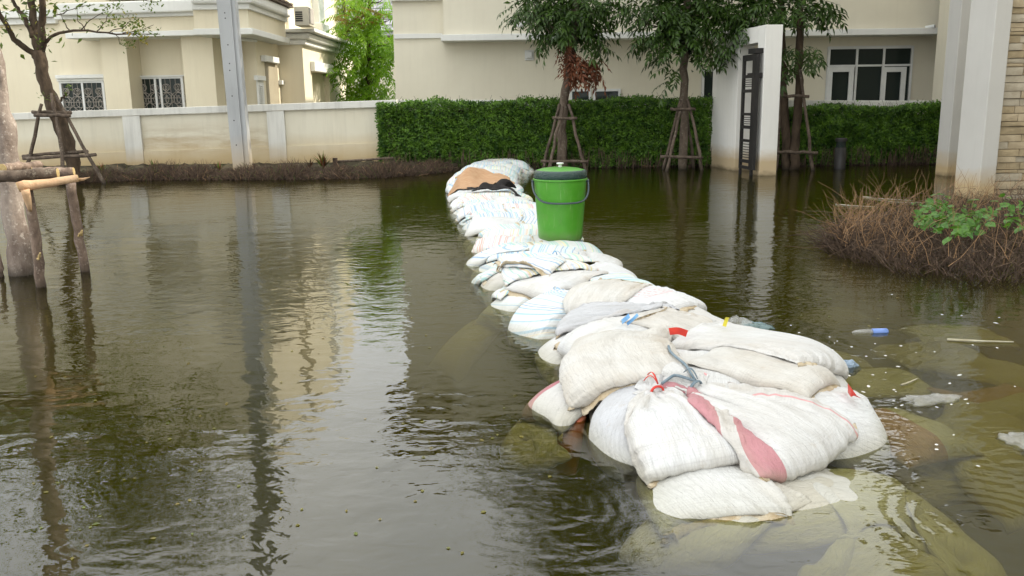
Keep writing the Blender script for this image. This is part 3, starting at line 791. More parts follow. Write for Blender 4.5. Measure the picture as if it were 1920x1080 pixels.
# soil strip along the left wall, a low bank that just clears the water
def bank(name, front, back, zf, zb, n=60, m=8, amp=0.03, bottom=-0.6):
    """front/back: polylines in world xy, same direction"""
    f = np.array(front, float); b = np.array(back, float)
    def rs(p):
        d = np.r_[0, np.cumsum(np.linalg.norm(np.diff(p, axis=0), axis=1))]; t = np.linspace(0, d[-1], n)
        return np.c_[np.interp(t, d, p[:, 0]), np.interp(t, d, p[:, 1])]
    f = rs(f); b = rs(b); vs_ = []; fs = []
    for i in range(n):
        for k in range(m + 1):
            t = k / m; q = f[i] * (1 - t) + b[i] * t
            z = zf + (zb - zf) * min(1, t * 1.15) + rnd.uniform(-amp, amp) * (1 if 0 < k < m else 0)
            if k == 0: z = -0.35
            vs_.append((q[0] + rnd.uniform(-amp, amp), q[1] + rnd.uniform(-amp, amp), z))
    for i in range(n - 1):
        for k in range(m):
            a = i * (m + 1) + k
            fs.append((a, a + m + 1, a + m + 2, a + 1))
    return mesh_obj(name, vs_, fs, MT['soil'], None, True)
WY0, WY1 = 17.45, 17.45      # compound wall plane
def wy(px):  # depth of the strip's front edge along the picture
    return None
fr_ = [onz(x, y)[:2] for x, y in ((-300, 372), (0, 352), (160, 342), (300, 337), (450, 337), (600, 336), (720, 333), (800, 327), (860, 320))]
bk_ = [(ony(x, 300, 17.43)[0], 17.43) for x in (-300, 0, 160, 300, 450, 600, 720, 800, 860)]
tag(bank('soil_strip', fr_, bk_, 0.0, 0.17, 90, 12, .05), kind='structure')

# ------------------------------------------------------------------ compound walls
def compound_wall(px0, px1, Y, ytop0, ytop1, pil, label, cap_h=0.13, base_z=0.33, zb=-0.5, panels=True, mat='wallcream', cap='coping'):
    A = ony(px0, 300, Y); B = ony(px1, 300, Y)
    f0 = Face((A[0], Y), (B[0], Y))
    z0 = f0.uz(px0, ytop0)[1]; z1 = f0.uz(px1, ytop1)[1]
    f = Face((A[0], Y), (B[0], Y), (z1 - z0) / f0.len)
    L = f.len
    root = empty('compound_wall', (A[0], Y, 0), label, 'wall')
    us = [f.uz(p, 250)[0] for p in pil]
    hw = 0.17
    mb = MB(); f.box(mb, 0, L, zb, z0 - cap_h - 0.003, -0.16, -0.04); mb.build('wall_panel', MT[mat], root)
    mb = MB(); f.box(mb, 0, L, zb, base_z, -0.038, 0.0); mb.build('plinth', MT[mat], root, bevel=0.006)
    mb = MB(); f.box(mb, -0.02, L, z0 - cap_h, z0, -0.20, 0.035); mb.build('coping', MT[cap], root, bevel=0.008)
    for u in us:
        mb = MB(); f.box(mb, u - hw, u + hw, zb, z0 - cap_h - 0.004, -0.036, 0.022); mb.build('pilaster', MT[cap], root, bevel=0.006)
    return root, f
wl_root, wl_face = compound_wall(-260, 748, 17.45, 222, 187, (-30, 249, 519), 'long cream compound wall with white coping and pilasters behind the utility pole')
# tide stains: brown water marks on the panels either side of the pole
wl2, f2 = compound_wall(738, 1345, 17.95, 187, 188, (900, 1100), 'cream compound wall hidden behind the long left hedge', zb=-0.5)
wl3, f3 = compound_wall(1462, 1790, 17.6, 188, 189, (1697,), 'cream compound wall with broad white coping behind the right hedge', zb=-0.5)

# ------------------------------------------------------------------ windows
def window(f, root, x0, y0, x1, y1, n, cols, lintel=None, curtains=False, mullions_y=(), fr_px=None, depth=0.10, name='window'):
    """pixel rectangle of the frame; cols = pixel x positions of the uprights"""
    u0_, zt = f.uz(x0, y0, n); u1_, zb = f.uz(x1, y1, n)
    t = 0.055
    mb = MB()
    f.box(mb, u0_, u1_, zt - t, zt, n, n + 0.05); f.box(mb, u0_, u1_, zb, zb + t, n, n + 0.05)
    f.box(mb, u0_, u0_ + t, zb + t + .001, zt - t - .001, n, n + 0.05); f.box(mb, u1_ - t, u1_, zb + t + .001, zt - t - .001, n, n + 0.05)
    for cx in cols:
        uc = f.uz(cx, (y0 + y1) / 2, n)[0]
        f.box(mb, uc - t * .45, uc + t * .45, zb + t + .001, zt - t - .001, n, n + 0.045)
    for my in mullions_y:
        zc = f.uz(x0, my, n)[1]
        f.box(mb, u0_ + t + .001, u1_ - t - .001, zc - .022, zc + .022, n + .002, n + 0.042)
    w_ = mb.build(name, MT['frame'], root)
    edges = [u0_ + t] + [f.uz(cx, (y0 + y1) / 2, n)[0] for cx in cols] + [u1_ - t]
    zs = [zb + t] + sorted(f.uz(x0, my, n)[1] for my in mullions_y) + [zt - t]
    for i in range(len(edges) - 1):
        for k in range(len(zs) - 1):
            mb = MB(); f.box(mb, edges[i] + .002, edges[i + 1] - .002, zs[k] + .002, zs[k + 1] - .002, n + .008, n + .014)
            mb.build('pane', MT['glass'], w_)
    return w_, (u0_, u1_, zb, zt, edges)
mg, ntg, bg_ = newmat('window_glass')
bg_.inputs['Base Color'].default_value = (0.022, 0.030, 0.027, 1); bg_.inputs['Roughness'].default_value = 0.04
bg_.inputs['Specular IOR Level'].default_value = 0.14
addbump(ntg, bg_, noise(ntg, worldpos(ntg), 1.2, 2), 0.12, 0.02)
MT['glass'] = mg

# ------------------------------------------------------------------ left house
HA = ony(-330, 200, 22.6); HB = ony(452, 200, 21.0)
lf = Face((HA[0], HA[1]), (HB[0], HB[1]))
SX = HB[0]                                    # x of the side wall
house = empty('cream_house', (HB[0], HB[1], 0.12), 'two-storey cream house with classical cornices and sliding windows behind the left wall', 'house')
mb = MB()
L_ = lf.len; TOP = 7.0
# main wall as a box behind the face plane, upper storey slightly set back
lf.box(mb, 0, L_, 0.1, 3.35, -6.0, 0.0)
mb.build('wall', MT['cream'], house)
mb = MB(); lf.box(mb, 0, L_ - 0.9, 3.36, TOP, -5.6, -0.35); mb.build('upper_wall', MT['cream'], house)
def lbox(name, x0, y0, x1, y1, n0, n1, mat='cream', bevel=0.0, parent=None):
    mb = MB(); lf.pbox(mb, x0, y0, x1, y1, n0, n1); return mb.build(name, MT[mat], parent or house, bevel=bevel)
# pillars either side of the recessed window, and the bay above them
lbox('pillar', 195, 40, 243, 262, 0.002, 0.55)
lbox('pillar', 346, 40, 404, 262, 0.002, 0.60)
lbox('bay_fascia', 112, 26, 368, 60, 0.003, 0.80)
lbox('bay_ledge', 122, 59, 386, 69, 0.004, 0.92, 'white', 0.01)
lbox('bay_cornice', 106, 2, 372, 25, 0.003, 1.0, 'white', 0.03)
lbox('bay_cornice', 100, 25, 366, 33, 0.004, 0.88, 'white', 0.01)
lbox('wall_cornice', -320, 24, 100, 38, 0.003, 0.22, 'white', 0.02)
lbox('wall_cornice', -320, 39, 104, 50, 0.004, 0.12, 'white', 0.01)
# lintels and windows
lbox('lintel', 103, 140, 195, 147, 0.003, 0.16, 'white', 0.008)
lbox('lintel', 106, 147.3, 195, 152, 0.003, 0.10, 'white', 0.004)
w1, g1 = window(lf, house, 112, 152, 206, 245, 0.01, (160,))
w2, g2 = window(lf, house, 256, 144, 353, 245, 0.01, (296, 306))
lbox('lintel', 254, 141, 353, 144, 0.003, 0.10, 'white', 0.004)
# curled iron grilles inside both windows
def grille(f, root, g, n, k=4):
    u0_, u1_, zb, zt, _ = g
    mb = MB()
    zc = zt - 0.52
    for i in range(9):
        u = u0_ + 0.08 + (u1_ - u0_ - 0.16) * i / 8
        mb.tube([f.P(u, zb + 0.05, n), f.P(u, zt - 0.05, n)], 0.006, 4)
    for zz in (zt - 0.50, zt - 0.80):
        mb.tube([f.P(u0_ + .06, zz, n + .01), f.P(u1_ - .06, zz, n + .01)], 0.007, 4)
    for j in range(k):
        uc = u0_ + (u1_ - u0_) * (j + 0.5) / k
        for sgn in (-1, 1):
            for r_, zo in ((0.17, -0.52), (0.09, -0.26)):
                pts = [f.P(uc + sgn * (r_ * (1 - t / 14) * math.cos(t) - r_ * 0.3), zt + zo + r_ * (1 - t / 14) * math.sin(t), n + .012) for t in np.linspace(-1.5, 7.5, 26)]
                mb.tube(pts, 0.007, 4)
    return mb.build('grille', MT['grille'], root)
grille(lf, w1, g1, 0.030); grille(lf, w2, g2, 0.030)
# roof of the upper storey (hidden above the frame, seen in the water)
def hip_roof(mb, x0, x1, y0, y1, z, h, over=0.5):
    x0 -= over; x1 += over; y0 -= over; y1 += over
    d = min(x1 - x0, y1 - y0) / 2 * 0.98
    a = [(x0, y0, z), (x1, y0, z), (x1, y1, z), (x0, y1, z)]
    b = [(x0 + d, y0 + d, z + h), (x1 - d, y0 + d, z + h), (x1 - d, y1 - d, z + h), (x0 + d, y1 - d, z + h)]
    mb.box8(a + b)
mb = MB(); hip_roof(mb, HA[0], HB[0] - 0.9, 21.8, 30, TOP, 2.4); mb.build('roof', MT['tile_brown'], house)
mb = MB(); mb.box(HA[0] - .3, HB[0] - 0.75, 21.35, 21.7, TOP - .35, TOP - 0.01); mb.build('eave_cornice', MT['white'], house, bevel=.03)

# side wing: faces the lane (towards +X), seen running away from the camera
sx = SX + 0.35
sf = Face((sx, 20.2), (sx, 31.0))            # left end nearest
sf.N = np.array([1.0, 0, 0]); sf.U = np.array([0, 1.0, 0])
def sbox(name, x0, y0, x1, y1, n0, n1, mat='cream', bevel=0.0, parent=None):
    mb = MB(); sf.pbox(mb, x0, y0, x1, y1, n0, n1); return mb.build(name, MT[mat], parent or house, bevel=bevel)
ysd = lambda px: sf.uz(px, 100)[0]
H1 = sf.uz(566, 62)[1]                        # height of the side wing's cornice
xb_ = ony(565, 90, 23.3)[0]
mb = MB(); mb.box(HB[0] - 0.8, sx, 21.3, 23.4, 0.1, 3.3); mb.build('side_wall', MT['cream'], house)
# projecting corner bay over the side passage: soffit, fascia, cornice and tile edge
c0 = ony(385, 70, 19.6); c1 = ony(474, 64, 19.6)
zs_ = c1[2]
yb = 22.9
def ring(name, x0, x1, y0, y1, z0, z1, mat, bevel=0.0):
    mb = MB(); mb.box(x0, x1, y0, y1, z0, z1); return mb.build(name, MT[mat], house, bevel=bevel)
bx0, bx1, by0, by1 = c0[0] - 0.25, c1[0], 19.6, yb
ring('balcony_ledge', bx0, bx1, by0, by1, zs_, zs_ + 0.13, 'white', 0.01)
ring('balcony_fascia', bx0, bx1 - .10, by0 + .10, by1, zs_ + 0.131, zs_ + 0.52, 'cream')
ring('balcony_cornice', bx0, bx1 - .04, by0 + .03, by1 + .02, zs_ + 0.521, zs_ + 0.63, 'white', 0.01)
ring('balcony_cornice', bx0, bx1 + .06, by0 - .06, by1 + .04, zs_ + 0.631, zs_ + 0.86, 'white', 0.06)
mb = MB(); n_t = 0
ring('tile_edge', bx0, bx1 + .12, by0 - .12, by1 + .1, zs_ + 0.861, zs_ + 0.91, 'tile_brown')
for k in range(16):
    mb = MB(); y_ = by0 - .10 + k * .21
    mb.box(bx1 + .02, bx1 + .15, y_, y_ + .19, zs_ + .912, zs_ + .945 + .01 * (k % 2)); mb.build('roof_tile', MT['tile_brown'], house)
mb = MB(); mb.tube([(bx1 - .75, by0 + .5, zs_ - .035), (bx1 - .35, by0 + 1.5, zs_ - .035)], .035, 8); mb.build('ceiling_lamp_tube', MT['white'], house)
# upper storey above the bay with its air conditioner
mb = MB(); mb.box(HB[0] - 3.0, bx1 - 0.45, 20.9, 23.9, zs_ + .92, TOP); mb.build('upper_side_wall', MT['cream'], house)
for px, wdt in ((506, .5),):
    mb = MB(); mb.box(bx1 - .44, bx1 - .36, 21.2, 22.4, zs_ + 1.25, zs_ + 1.33); mb.build('sill', MT['white'], house, bevel=.01)
mb = MB(); mb.box(bx1 - .95, bx1 - .30, 20.82, 20.898, zs_ + 1.10, zs_ + 1.22); mb.build('sill', MT['white'], house, bevel=.01)
# side wall details (pixel rectangles on the side plane)
sbox('lintel', 484, 142, 499, 151, 0.003, 0.10, 'white', .006)
sbox('louvre_panel', 487, 151.5, 497, 240, 0.002, 0.05, 'white')
for k in range(9):
    sbox('louvre', 488.3, 160 + k * 4, 495.5, 161.6 + k * 4, 0.052, 0.075, 'frame')
sbox('lintel', 499, 106, 524, 117, 0.003, 0.13, 'white', .01)
sbox('doorway', 501, 117.5, 523.5, 240, 0.002, 0.012, 'doorway_shade') if 'doorway_shade' in MT else None  # flat panel, the opening's shade is painted in its colour
sbox('lintel', 529, 151, 543, 159, 0.003, 0.10, 'white', .006)
w3, g3 = window(sf, house, 531, 160, 541, 235, 0.004, ())
# rear block of the wing, catching the sun on its long side
vf = Face((xb_, 23.4), (xb_, 31.0)); vf.N = np.array([1.0, 0, 0]); vf.U = np.array([0, 1.0, 0])
hz1 = vf.uz(566, 84)[1]; hz2 = vf.uz(566, 58)[1]
v0, v1 = vf.uz(585, 150)[0], vf.uz(617, 150)[0]; vl = vf.uz(585, 134)[1]
mb = MB(); vf.box(mb, 0, v0, .1, hz1, -1.2, 0); mb.build('wing_wall', MT['cream'], house)
mb = MB(); vf.box(mb, v0 + .001, v1 - .001, vl, hz1 - .001, -1.2, -.001); mb.build('wing_wall', MT['cream'], house)
mb = MB(); vf.box(mb, v1, 7.6, .1, hz1, -1.2, 0); mb.build('wing_wall', MT['cream'], house)
mb = MB(); vf.box(mb, v0 - .2, v1 + .2, .1, hz1 - .01, -2.2, -1.205); mb.build('doorway', MT['doorway_shade'], house)
mb = MB(); vf.box(mb, v0 - .12, v1 + .12, vl, vl + .26, .002, .13); mb.build('doorway_lintel', MT['white'], house, bevel=.02)
mb = MB(); vf.box(mb, -.12, 7.75, hz1 + .001, hz1 + .12, -1.3, .12); mb.build('side_cornice', MT['white'], house, bevel=.02)
mb = MB(); vf.box(mb, -.22, 7.85, hz1 + .121, hz2 - .06, -1.4, .26); mb.build('side_cornice', MT['white'], house, bevel=.08)
mb = MB(); vf.box(mb, -.34, 7.95, hz2 - .059, hz2 + .03, -1.5, .42); mb.build('side_cornice', MT['white'], house, bevel=.02)
mb = MB(); mb.box(xb_ - 4, xb_ - .45, 24.0, 31, hz2 + .031, TOP + .4); mb.build('upper_wing_wall', MT['cream'], house)
mb = MB(); mb.box(xb_ - .60, xb_ - .25, 27.0, 27.8, hz2 + .031, TOP + .3); mb.build('pilaster', MT['white'], house, bevel=.03)
mb = MB(); mb.box(xb_ - .66, xb_ - .15, 26.9, 27.9, hz2 + .032, hz2 + .5); mb.build('pilaster_base', MT['white'], house, bevel=.03)
mb = MB(); mb.tube([(xb_ + .1, 28.6, .1), (xb_ + .14, 28.7, 1.6), (xb_ + .2, 28.75, 2.3)], .03, 6); mb.build('drain_rod', MT['tile_brown'], house)
# air conditioner
ac = empty('air_conditioner', ony(552, 52, 22.4), 'beige outdoor air conditioner unit on the upper ledge of the left house', 'air conditioner')
p = ony(553, 48, 22.4); q = ony(583, 12, 22.4)
mb = MB(); mb.box(p[0], p[0] + .34, 22.4, 23.1, p[2], q[2]); mb.build('casing', MT['ac'] if 'ac' in MT else MT['cream_r'], ac, bevel=.015)
for k in range(5):
    mb = MB(); z = p[2] + .10 + k * .05; mb.box(p[0] + .03, p[0] + .20, 22.385, 22.398, z, z + .028); mb.build('slot', MT['black'], ac)
mb = MB(); mb.box(p[0] + .341, p[0] + .36, 22.5, 22.95, p[2] + .06, p[2] + .42); mb.build('fan_grille', MT['grille'], ac)

# ------------------------------------------------------------------ right house
RY = 21.0
RA = ony(739, 100, RY); RB = ony(1765, 100, RY); RC = ony(1830, 100, RY)
rf = Face((RA[0], RY), (RC[0] + 6, RY))
hr = empty('pale_house', (RA[0], RY, 0.12), 'large pale two-storey house with a long plain wall above the hedges', 'house')
def rbox(name, x0, y0, x1, y1, n0, n1, mat='cream_r', bevel=0.0, parent=None):
    mb = MB(); rf.pbox(mb, x0, y0, x1, y1, n0, n1); return mb.build(name, MT[mat], parent or hr, bevel=bevel)
zl0 = rf.uz(1300, 72)[1]
mb = MB(); rf.box(mb, 0, 4.6, 0.1, zl0, -1.8, 0.0); mb.build('wall', MT['cream_r'], hr)  # unseen depth cut short, shaped to let the sun reach the left house
mb = MB(); rf.box(mb, 4.6, rf.len, 0.1, zl0, -9, 0.0); mb.build('wall', MT['cream_r'], hr)
mb = MB(); rf.box(mb, 0.0, 4.6, zl0 + .001, 6.7, -1.8, 0.0); mb.build('upper_wall', MT['cream_r'], hr)
mb = MB(); rf.box(mb, 4.6, rf.len, zl0 + .001, 6.7, -9, 0.0); mb.build('upper_wall', MT['cream_r'], hr)
u830 = rf.uz(832, 60, .5)[0]; u1765 = rf.uz(1765, 60, .5)[0]
mb = MB(); rf.box(mb, u830, u1765, zl0 + .12, 6.68, 0.001, .5); mb.build('projecting_wall', MT['cream_r'], hr)
mb = MB(); rf.box(mb, u830 - .06, u1765 + .05, zl0 - .02, zl0 + .119, 0.002, .62); mb.build('ledge', MT['white'], hr, bevel=.01)
rbox('band', 739, 63, 829, 72, 0.002, .05, 'white', .005)
rbox('band', 1766, 68, 1900, 75, 0.002, .05, 'white', .005)
zt_ = rf.uz(785, 2)[1]
mb = MB(); rf.box(mb, -.06, u830 - .07, zt_, zt_ + .14, 0.002, .12); mb.build('band', MT['white'], hr, bevel=.01)
mb = MB(); rf.box(mb, u830 + 6, u1765 - .001, zl0 + 1.02, zl0 + 1.10, .501, .56); mb.build('band', MT['white'], hr, bevel=.005)
mb = MB(); hip_roof(mb, RA[0] + 4.6, RC[0] + 6, RY - .5, RY + 9, 6.69, 2.2, .6); mb.build('roof', MT['tile_brown'], hr)
mb = MB(); hip_roof(mb, RA[0], RA[0] + 4.0, RY - .4, RY + 1.8, 6.70, .7, .5); mb.build('roof', MT['tile_brown'], hr)
# big window
rbox('window_surround', 1549, 86, 1702, 250, 0.001, .012, 'frame')
wb, gb = window(rf, hr, 1552, 88, 1700, 248, 0.014, (1602, 1652), mullions_y=(124,))
for (xa, xb) in ((1552, 1601), (1653, 1699)):
    u0_, zt = rf.uz(xa, 126, .06); u1_, _ = rf.uz(xb, 126, .06); zb = gb[2]
    mb = MB(); t = .11
    rf.box(mb, u0_, u1_, zt - t, zt, .062, .10); rf.box(mb, u0_, u1_, zb, zb + t, .062, .10)
    rf.box(mb, u0_, u0_ + t, zb + t + .001, zt - t - .001, .062, .10); rf.box(mb, u1_ - t, u1_, zb + t + .001, zt - t - .001, .062, .10)
    sh = mb.build('casement', MT['frame'], wb)
# low strip windows behind the first tree
for xa, xb in ((1068, 1108), (1112, 1163)):
    window(rf, hr, xa, 167, xb, 200, 0.004, ())
window(rf, hr, 1316, 130, 1340, 190, 0.01, ())
# vent, pipe stub, downpipe
def loose(name, label, cat, x, y):
    p = rf.P(*rf.uz(x, y, .0)); return empty(name, p, label, cat)
vt = loose('wall_vent', 'small square white vent on the plain house wall left of the middle tree', 'vent', 992, 110)
rbox('vent_frame', 984, 94, 1001, 113, .003, .04, 'frame', .004, vt); rbox('vent_hood', 986.5, 96.5, 998, 109, .041, .13, 'frame', .012, vt)
for (x, y, lb) in ((971, 48, 'short white pipe stub under the upper wall, above the wall vent'), (1735, 53, 'white cylinder camera on the wall above the big window, near the right column')):
    c = rf.P(*rf.uz(x, y, .52), .52)
    e = empty('wall_camera', c, lb, 'camera'); d = rf.P(*rf.uz(x + 12, y, .8), .62) - c
    mb = MB(); mb.tube([c, c + np.array([.16, -.09, .03])], .05, 12); mb.build('camera_body', MT['frame'], e)
    mb = MB(); mb.tube([c + np.array([.161, -.091, .031]), c + np.array([.175, -.099, .033])], .036, 12); mb.build('lens', MT['black'], e)
dp = loose('downpipe', 'grey rainwater downpipe down the corner of the pale house by the right column', 'pipe', 1760, 250)
u_, _ = rf.uz(1761, 120, .1); 
mb = MB(); mb.tube([rf.P(u_, 0.1, .1), rf.P(u_, zl0 - .3, .1), rf.P(u_ + .02, zl0 - .05, .2)], .055, 10); mb.build('pipe', MT['column'], dp, True)

# ------------------------------------------------------------------ far house with a tiled roof between the two
fh = empty('far_house', (-8, 44, 0.12), 'distant house with a grey tiled roof glimpsed behind the bright green tree', 'house')
mb = MB(); mb.box(-10.5, -2.5, 44, 50, 0.1, 4.6); mb.build('wall', MT['cream_r'], fh)
mb = MB()
mb.box8([(-10.2, 43, 4.4), (-2, 43, 4.4), (-2, 50, 4.2), (-10.2, 50, 4.2), (-9, 43.05, 4.55), (-2, 43.05, 4.55), (-2.2, 49, 9.2), (-8, 49, 9.2)]); mb.build('roof_base', MT['tile_grey'], fh)
tm = MB(); tm.box8([(0, 0, 0), (.30, 0, 0), (.30, .34, .26), (0, .34, .26), (0, -.02, .05), (.30, -.02, .05), (.30, .34, .30), (0, .34, .30)])
tile_me = None
for r_ in range(13):
    for c_ in range(22):
        if tile_me is None:
            t0 = tm.build('roof_tile', MT['tile_grey'], None); tile_me = t0.data
        else:
            t0 = bpy.data.objects.new('roof_tile', tile_me); col.objects.link(t0)
        t0.parent = fh
        t0.location = Vector((-9.1 + r_ * .04 + c_ * .325, 43.0 + r_ * .36, 4.58 + r_ * .287)) - Vector((-8, 44, 0.12))
# ------------------------------------------------------------------ hidden lower courses of the dam (under the water)
def edge(tab, y): return np.interp(y, [t[1] for t in tab], [t[0] for t in tab])
LE = sorted([(onz(x, y)[0], onz(x, y)[1]) for x, y in ((1190, 950), (1140, 820), (1060, 710), (1003, 612), (935, 555), (895, 510), (880, 455), (862, 420), (846, 395), (838, 352), (868, 325), (900, 312))], key=lambda t: t[1])
RE = sorted([(onz(x, y)[0], onz(x, y)[1]) for x, y in ((1640, 900), (1600, 745), (1545, 705), (1440, 655), (1340, 600), (1262, 562), (1185, 515), (1130, 470), (1060, 420), (1010, 390), (975, 360), (975, 335), (1003, 322))], key=lambda t: t[1])
X, Y = np.meshgrid(HX0 + np.arange(hnx) * HR, HY0 + np.arange(hny) * HR, indexing='ij')
le = edge(LE, Y); re_ = edge(RE, Y)
inside = np.clip(np.minimum(X - le, re_ - X) / np.interp(Y, [6.6, 7.4], [.24, .10]), -1.5, 1)
top_ = np.interp(Y, [2.45, 2.75, 3.2, 3.5, 6.4, 7.2, 18], [-.13, .0, .06, .12, .12, -.01, -.01])
HF[:] = np.where((Y > 2.55) & (Y < 18.2), -0.42 + (top_ + .42) * (inside + 1.5) / 2.5, -0.42)
nseed = [100]
def sd_():
    nseed[0] += 1; return nseed[0]
SUNK = 'sunken sandbags lying under the water around the dam'
def sunk(x, y, z, ang, mat, label, L=.62, W=.45, fill=.85, lift=None):
    p = onz(x, y, z); q = p + np.array([math.cos(ang), math.sin(ang), 0])
    # stands on a hidden heap: raise the field so its top comes to height z
    i, j = int((p[0] - HX0) / HR), int((p[1] - HY0) / HR); r_ = int(.30 / HR)
    sl = (slice(max(0, i - r_), i + r_), slice(max(0, j - r_), j + r_))
    HF[sl] = np.maximum(HF[sl], z - .16)
    P = settle(L, W, p[:2], ang, sd_(), fill, 0.04, 2, lift=z - .10)
    o = sack_object(P, L, W, SK[mat]); tag(o, label, 'sandbag', None)
    return o
# submerged ones round the near end
for (x, y, z, a, m_, lb) in (
    (1480, 985, -.11, 0.2, 'beige', 'pale sack just under the water in front of the half-sunk front sack'),
    (1640, 935, -.06, 0.5, 'clean', 'large pale sack under clear water below the right-hand corner of the dam'),
    (1660, 1066, -.13, 0.4, 'white', 'wide pale sack under water at the bottom edge right of the dam'),
    (1780, 1040, -.20, 1.2, 'white', 'dim sunken sack at the bottom right corner'),
    (1330, 1060, -.22, 0.6, 'beige', 'olive tinted sunken sack at the bottom edge below the dam front'),
    (1175, 850, -.17, 1.4, 'dirty', 'greenish sunken sack along the left foot of the dam front'),
    (1075, 845, -.20, 0.4, 'sunkred', 'orange sunken sack under dark water left of the dam front'),
    (1000, 850, -.20, 0.9, 'beige', 'yellowish sunken sack beside the orange one left of the dam'),
    (1640, 668, -.01, 0.1, 'clean', 'pale sack under rippled water just below the surface right of the dam'),
    (1540, 640, -.05, 0.5, 'beige', 'sunken sack between the dam and the floating blue bottle'),
    (1750, 620, -.07, 0.2, 'beige', 'yellowish sunken sack behind the blue bottle'),
    (1855, 650, -.06, 2.2, 'dirty', 'sunken sack near the right edge below the dead bush'),
    (1800, 590, -.05, 0.0, 'clean', 'pale sunken sack in front of the dead bush'),
    (1880, 720, -.09, 0.4, 'redhalf', 'reddish sunken sack at the right edge of the picture'),
    (1830, 770, -.09, 0.8, 'beige', 'yellow tinted sunken sack right of the pink one'),
    (1750, 850, -.16, 0.3, 'beige', 'dim sunken sack right of the dam corner'),
    (1890, 850, -.09, 1.8, 'dirty', 'pale sunken sack at the right edge, nearest the camera there'),
    (1560, 560, -.22, 0.7, 'beige', 'deep sunken sack beyond the ring of ripples'),
    (960, 610, -.30, 0.2, 'beige', 'yellowish sunken sack along the left foot of the dam, near the beige knotted sack'),
    (880, 690, -.42, 0.6, 'dirty', 'deep sunken sack far out on the left of the dam'),
    (1200, 420, -.20, 0.2, 'beige', 'dim sunken sack right of the green bucket'),
):
    sunk(x, y, z, a, m_, lb)
sunk(1700, 760, 0.035, 1.9, 'redhalf', 'pink banded sack breaking the surface right of the dam corner', L=.50, W=.40)

# ------------------------------------------------------------------ far part of the dam: rows of striped sacks laid across it
kinds = ['blue', 'green', 'blue', 'yellow', 'green', 'red', 'blue', 'green', 'clean']
CLAIM = {'blue': 'blue striped', 'green': 'green striped', 'red': 'red striped', 'yellow': 'yellow striped', 'clean': 'plain white'}
GF = 'striped sandbags in the far courses of the dam'
def far_sack(x, y, ang, mat, label, L=.66, W=.44, fill=.88, lv=2, z0=None, res=.04, grp=GF, neck=None, sub=1):
    P = settle(L, W, (x, y), ang, sd_(), fill, res, lv, neck=neck)
    o = sack_object(P, L, W, SK[mat], neck, sub); tag(o, label, 'sandbag', grp)
    if y < 10: hem_part(P, o, 0.016)
    if neck: tie_part(P, neck, o, rnd.choice(['tie_red', 'tie_blue', 'tie_yellow']), .024, 1)
    return o, P
Y0F, Y1F = 6.9, 17.6
ORD = ['first', 'second', 'third', 'fourth', 'fifth', 'sixth', 'seventh', 'eighth', 'ninth', 'tenth', 'eleventh', 'twelfth', 'thirteenth', 'fourteenth', 'fifteenth', 'sixteenth',
       'seventeenth', 'eighteenth', 'nineteenth', 'twentieth'] + ['twenty-' + o for o in ('first', 'second', 'third', 'fourth', 'fifth', 'sixth', 'seventh', 'eighth', 'ninth')] + ['thirtieth'] + ['thirty-' + o for o in ('first', 'second', 'third', 'fourth', 'fifth', 'sixth')]
y = Y0F; k = 0
while y < Y1F:          # foot courses, partly in the water
    l, r_ = edge(LE, y), edge(RE, y)
    for s in (0, 1):
        kk = kinds[(k * 3 + s * 4) % len(kinds)]
        cx = l + .22 if s == 0 else r_ - .22
        a = rnd.uniform(-.25, .25) + (math.pi if s == 0 else 0)
        far_sack(cx, y + rnd.uniform(-.05, .05), a, kk, '%s sandbag at the %s water edge, %s foot sack beyond the green bucket' % (CLAIM[kk], ('left', 'right')[s], ORD[k]), fill=.72, lv=2 if y < 9 else 1, res=.04 if y < 9 else .045)
    y += .44; k += 1
TOPROWS = []
NT = int((Y1F - Y0F) / .335)
y = Y1F - .1; k = 0
while y > Y0F - .1:     # top courses, built from the far end so that near ones lap over
    l, r_ = edge(LE, y), edge(RE, y); mid = (l + r_) / 2
    if k % 3 == 1: spots = [(mid - .08, rnd.uniform(-.12, .12))]
    else: spots = [(mid - .26, rnd.uniform(-.2, .2)), (mid + .24, rnd.uniform(-.2, .2))]
    for s, (cx, a) in enumerate(spots):
        kk = kinds[(k * 2 + s * 3 + 1) % len(kinds)]
        pos_ = 'lying across the dam' if len(spots) == 1 else ('on the dam top, left side', 'on the dam top, right side')[s]
        nk = .82 if (k + s) % 3 == 0 and y < 14 else None
        far_sack(cx, y, a + (math.pi if s == 0 else 0), kk, '%s sandbag %s, %s row beyond the green bucket' % (CLAIM[kk], pos_, ORD[NT - k]), L=.80 if len(spots) == 1 else .66, W=.46,
                 fill=.74 if nk is None else .72, lv=2 if y < 13 else 1, res=.04 if y < 13 else .045, neck=nk)
    y -= .335; k += 1

# ------------------------------------------------------------------ near part, sack by sack
# foot course
sack((925, 480), (1000, 478), .66, .44, 'blue', 'blue striped sandbag with an open corner left of the green bucket', z=.05, seed=sd_())
sack((1125, 470), (1125, 430), .60, .40, 'clean', 'white sandbag standing out to the right of the green bucket', z=.12, seed=sd_())
sack((935, 515), (1010, 500), .60, .44, 'green', 'teal striped sandbag low at the left foot of the dam below the knotted blue one', z=.03, seed=sd_())
sack((1140, 500), (1200, 470), .55, .40, 'clean', 'white sandbag with a torn corner on the right shoulder below the bucket', z=.14, seed=sd_())
sack((1165, 535), (1100, 505), .66, .44, 'green', 'pastel green striped sandbag on the right edge behind the sack with red print', z=.12, seed=sd_())
sack((975, 560), (1060, 545), .60, .44, 'blue', 'pale blue striped sandbag half in the water at the left foot', z=.03, seed=sd_())
sack((960, 545), (1010, 590), .48, .36, 'green', 'small teal striped sandbag wedged upright at the left foot of the dam', z=.05, seed=sd_())
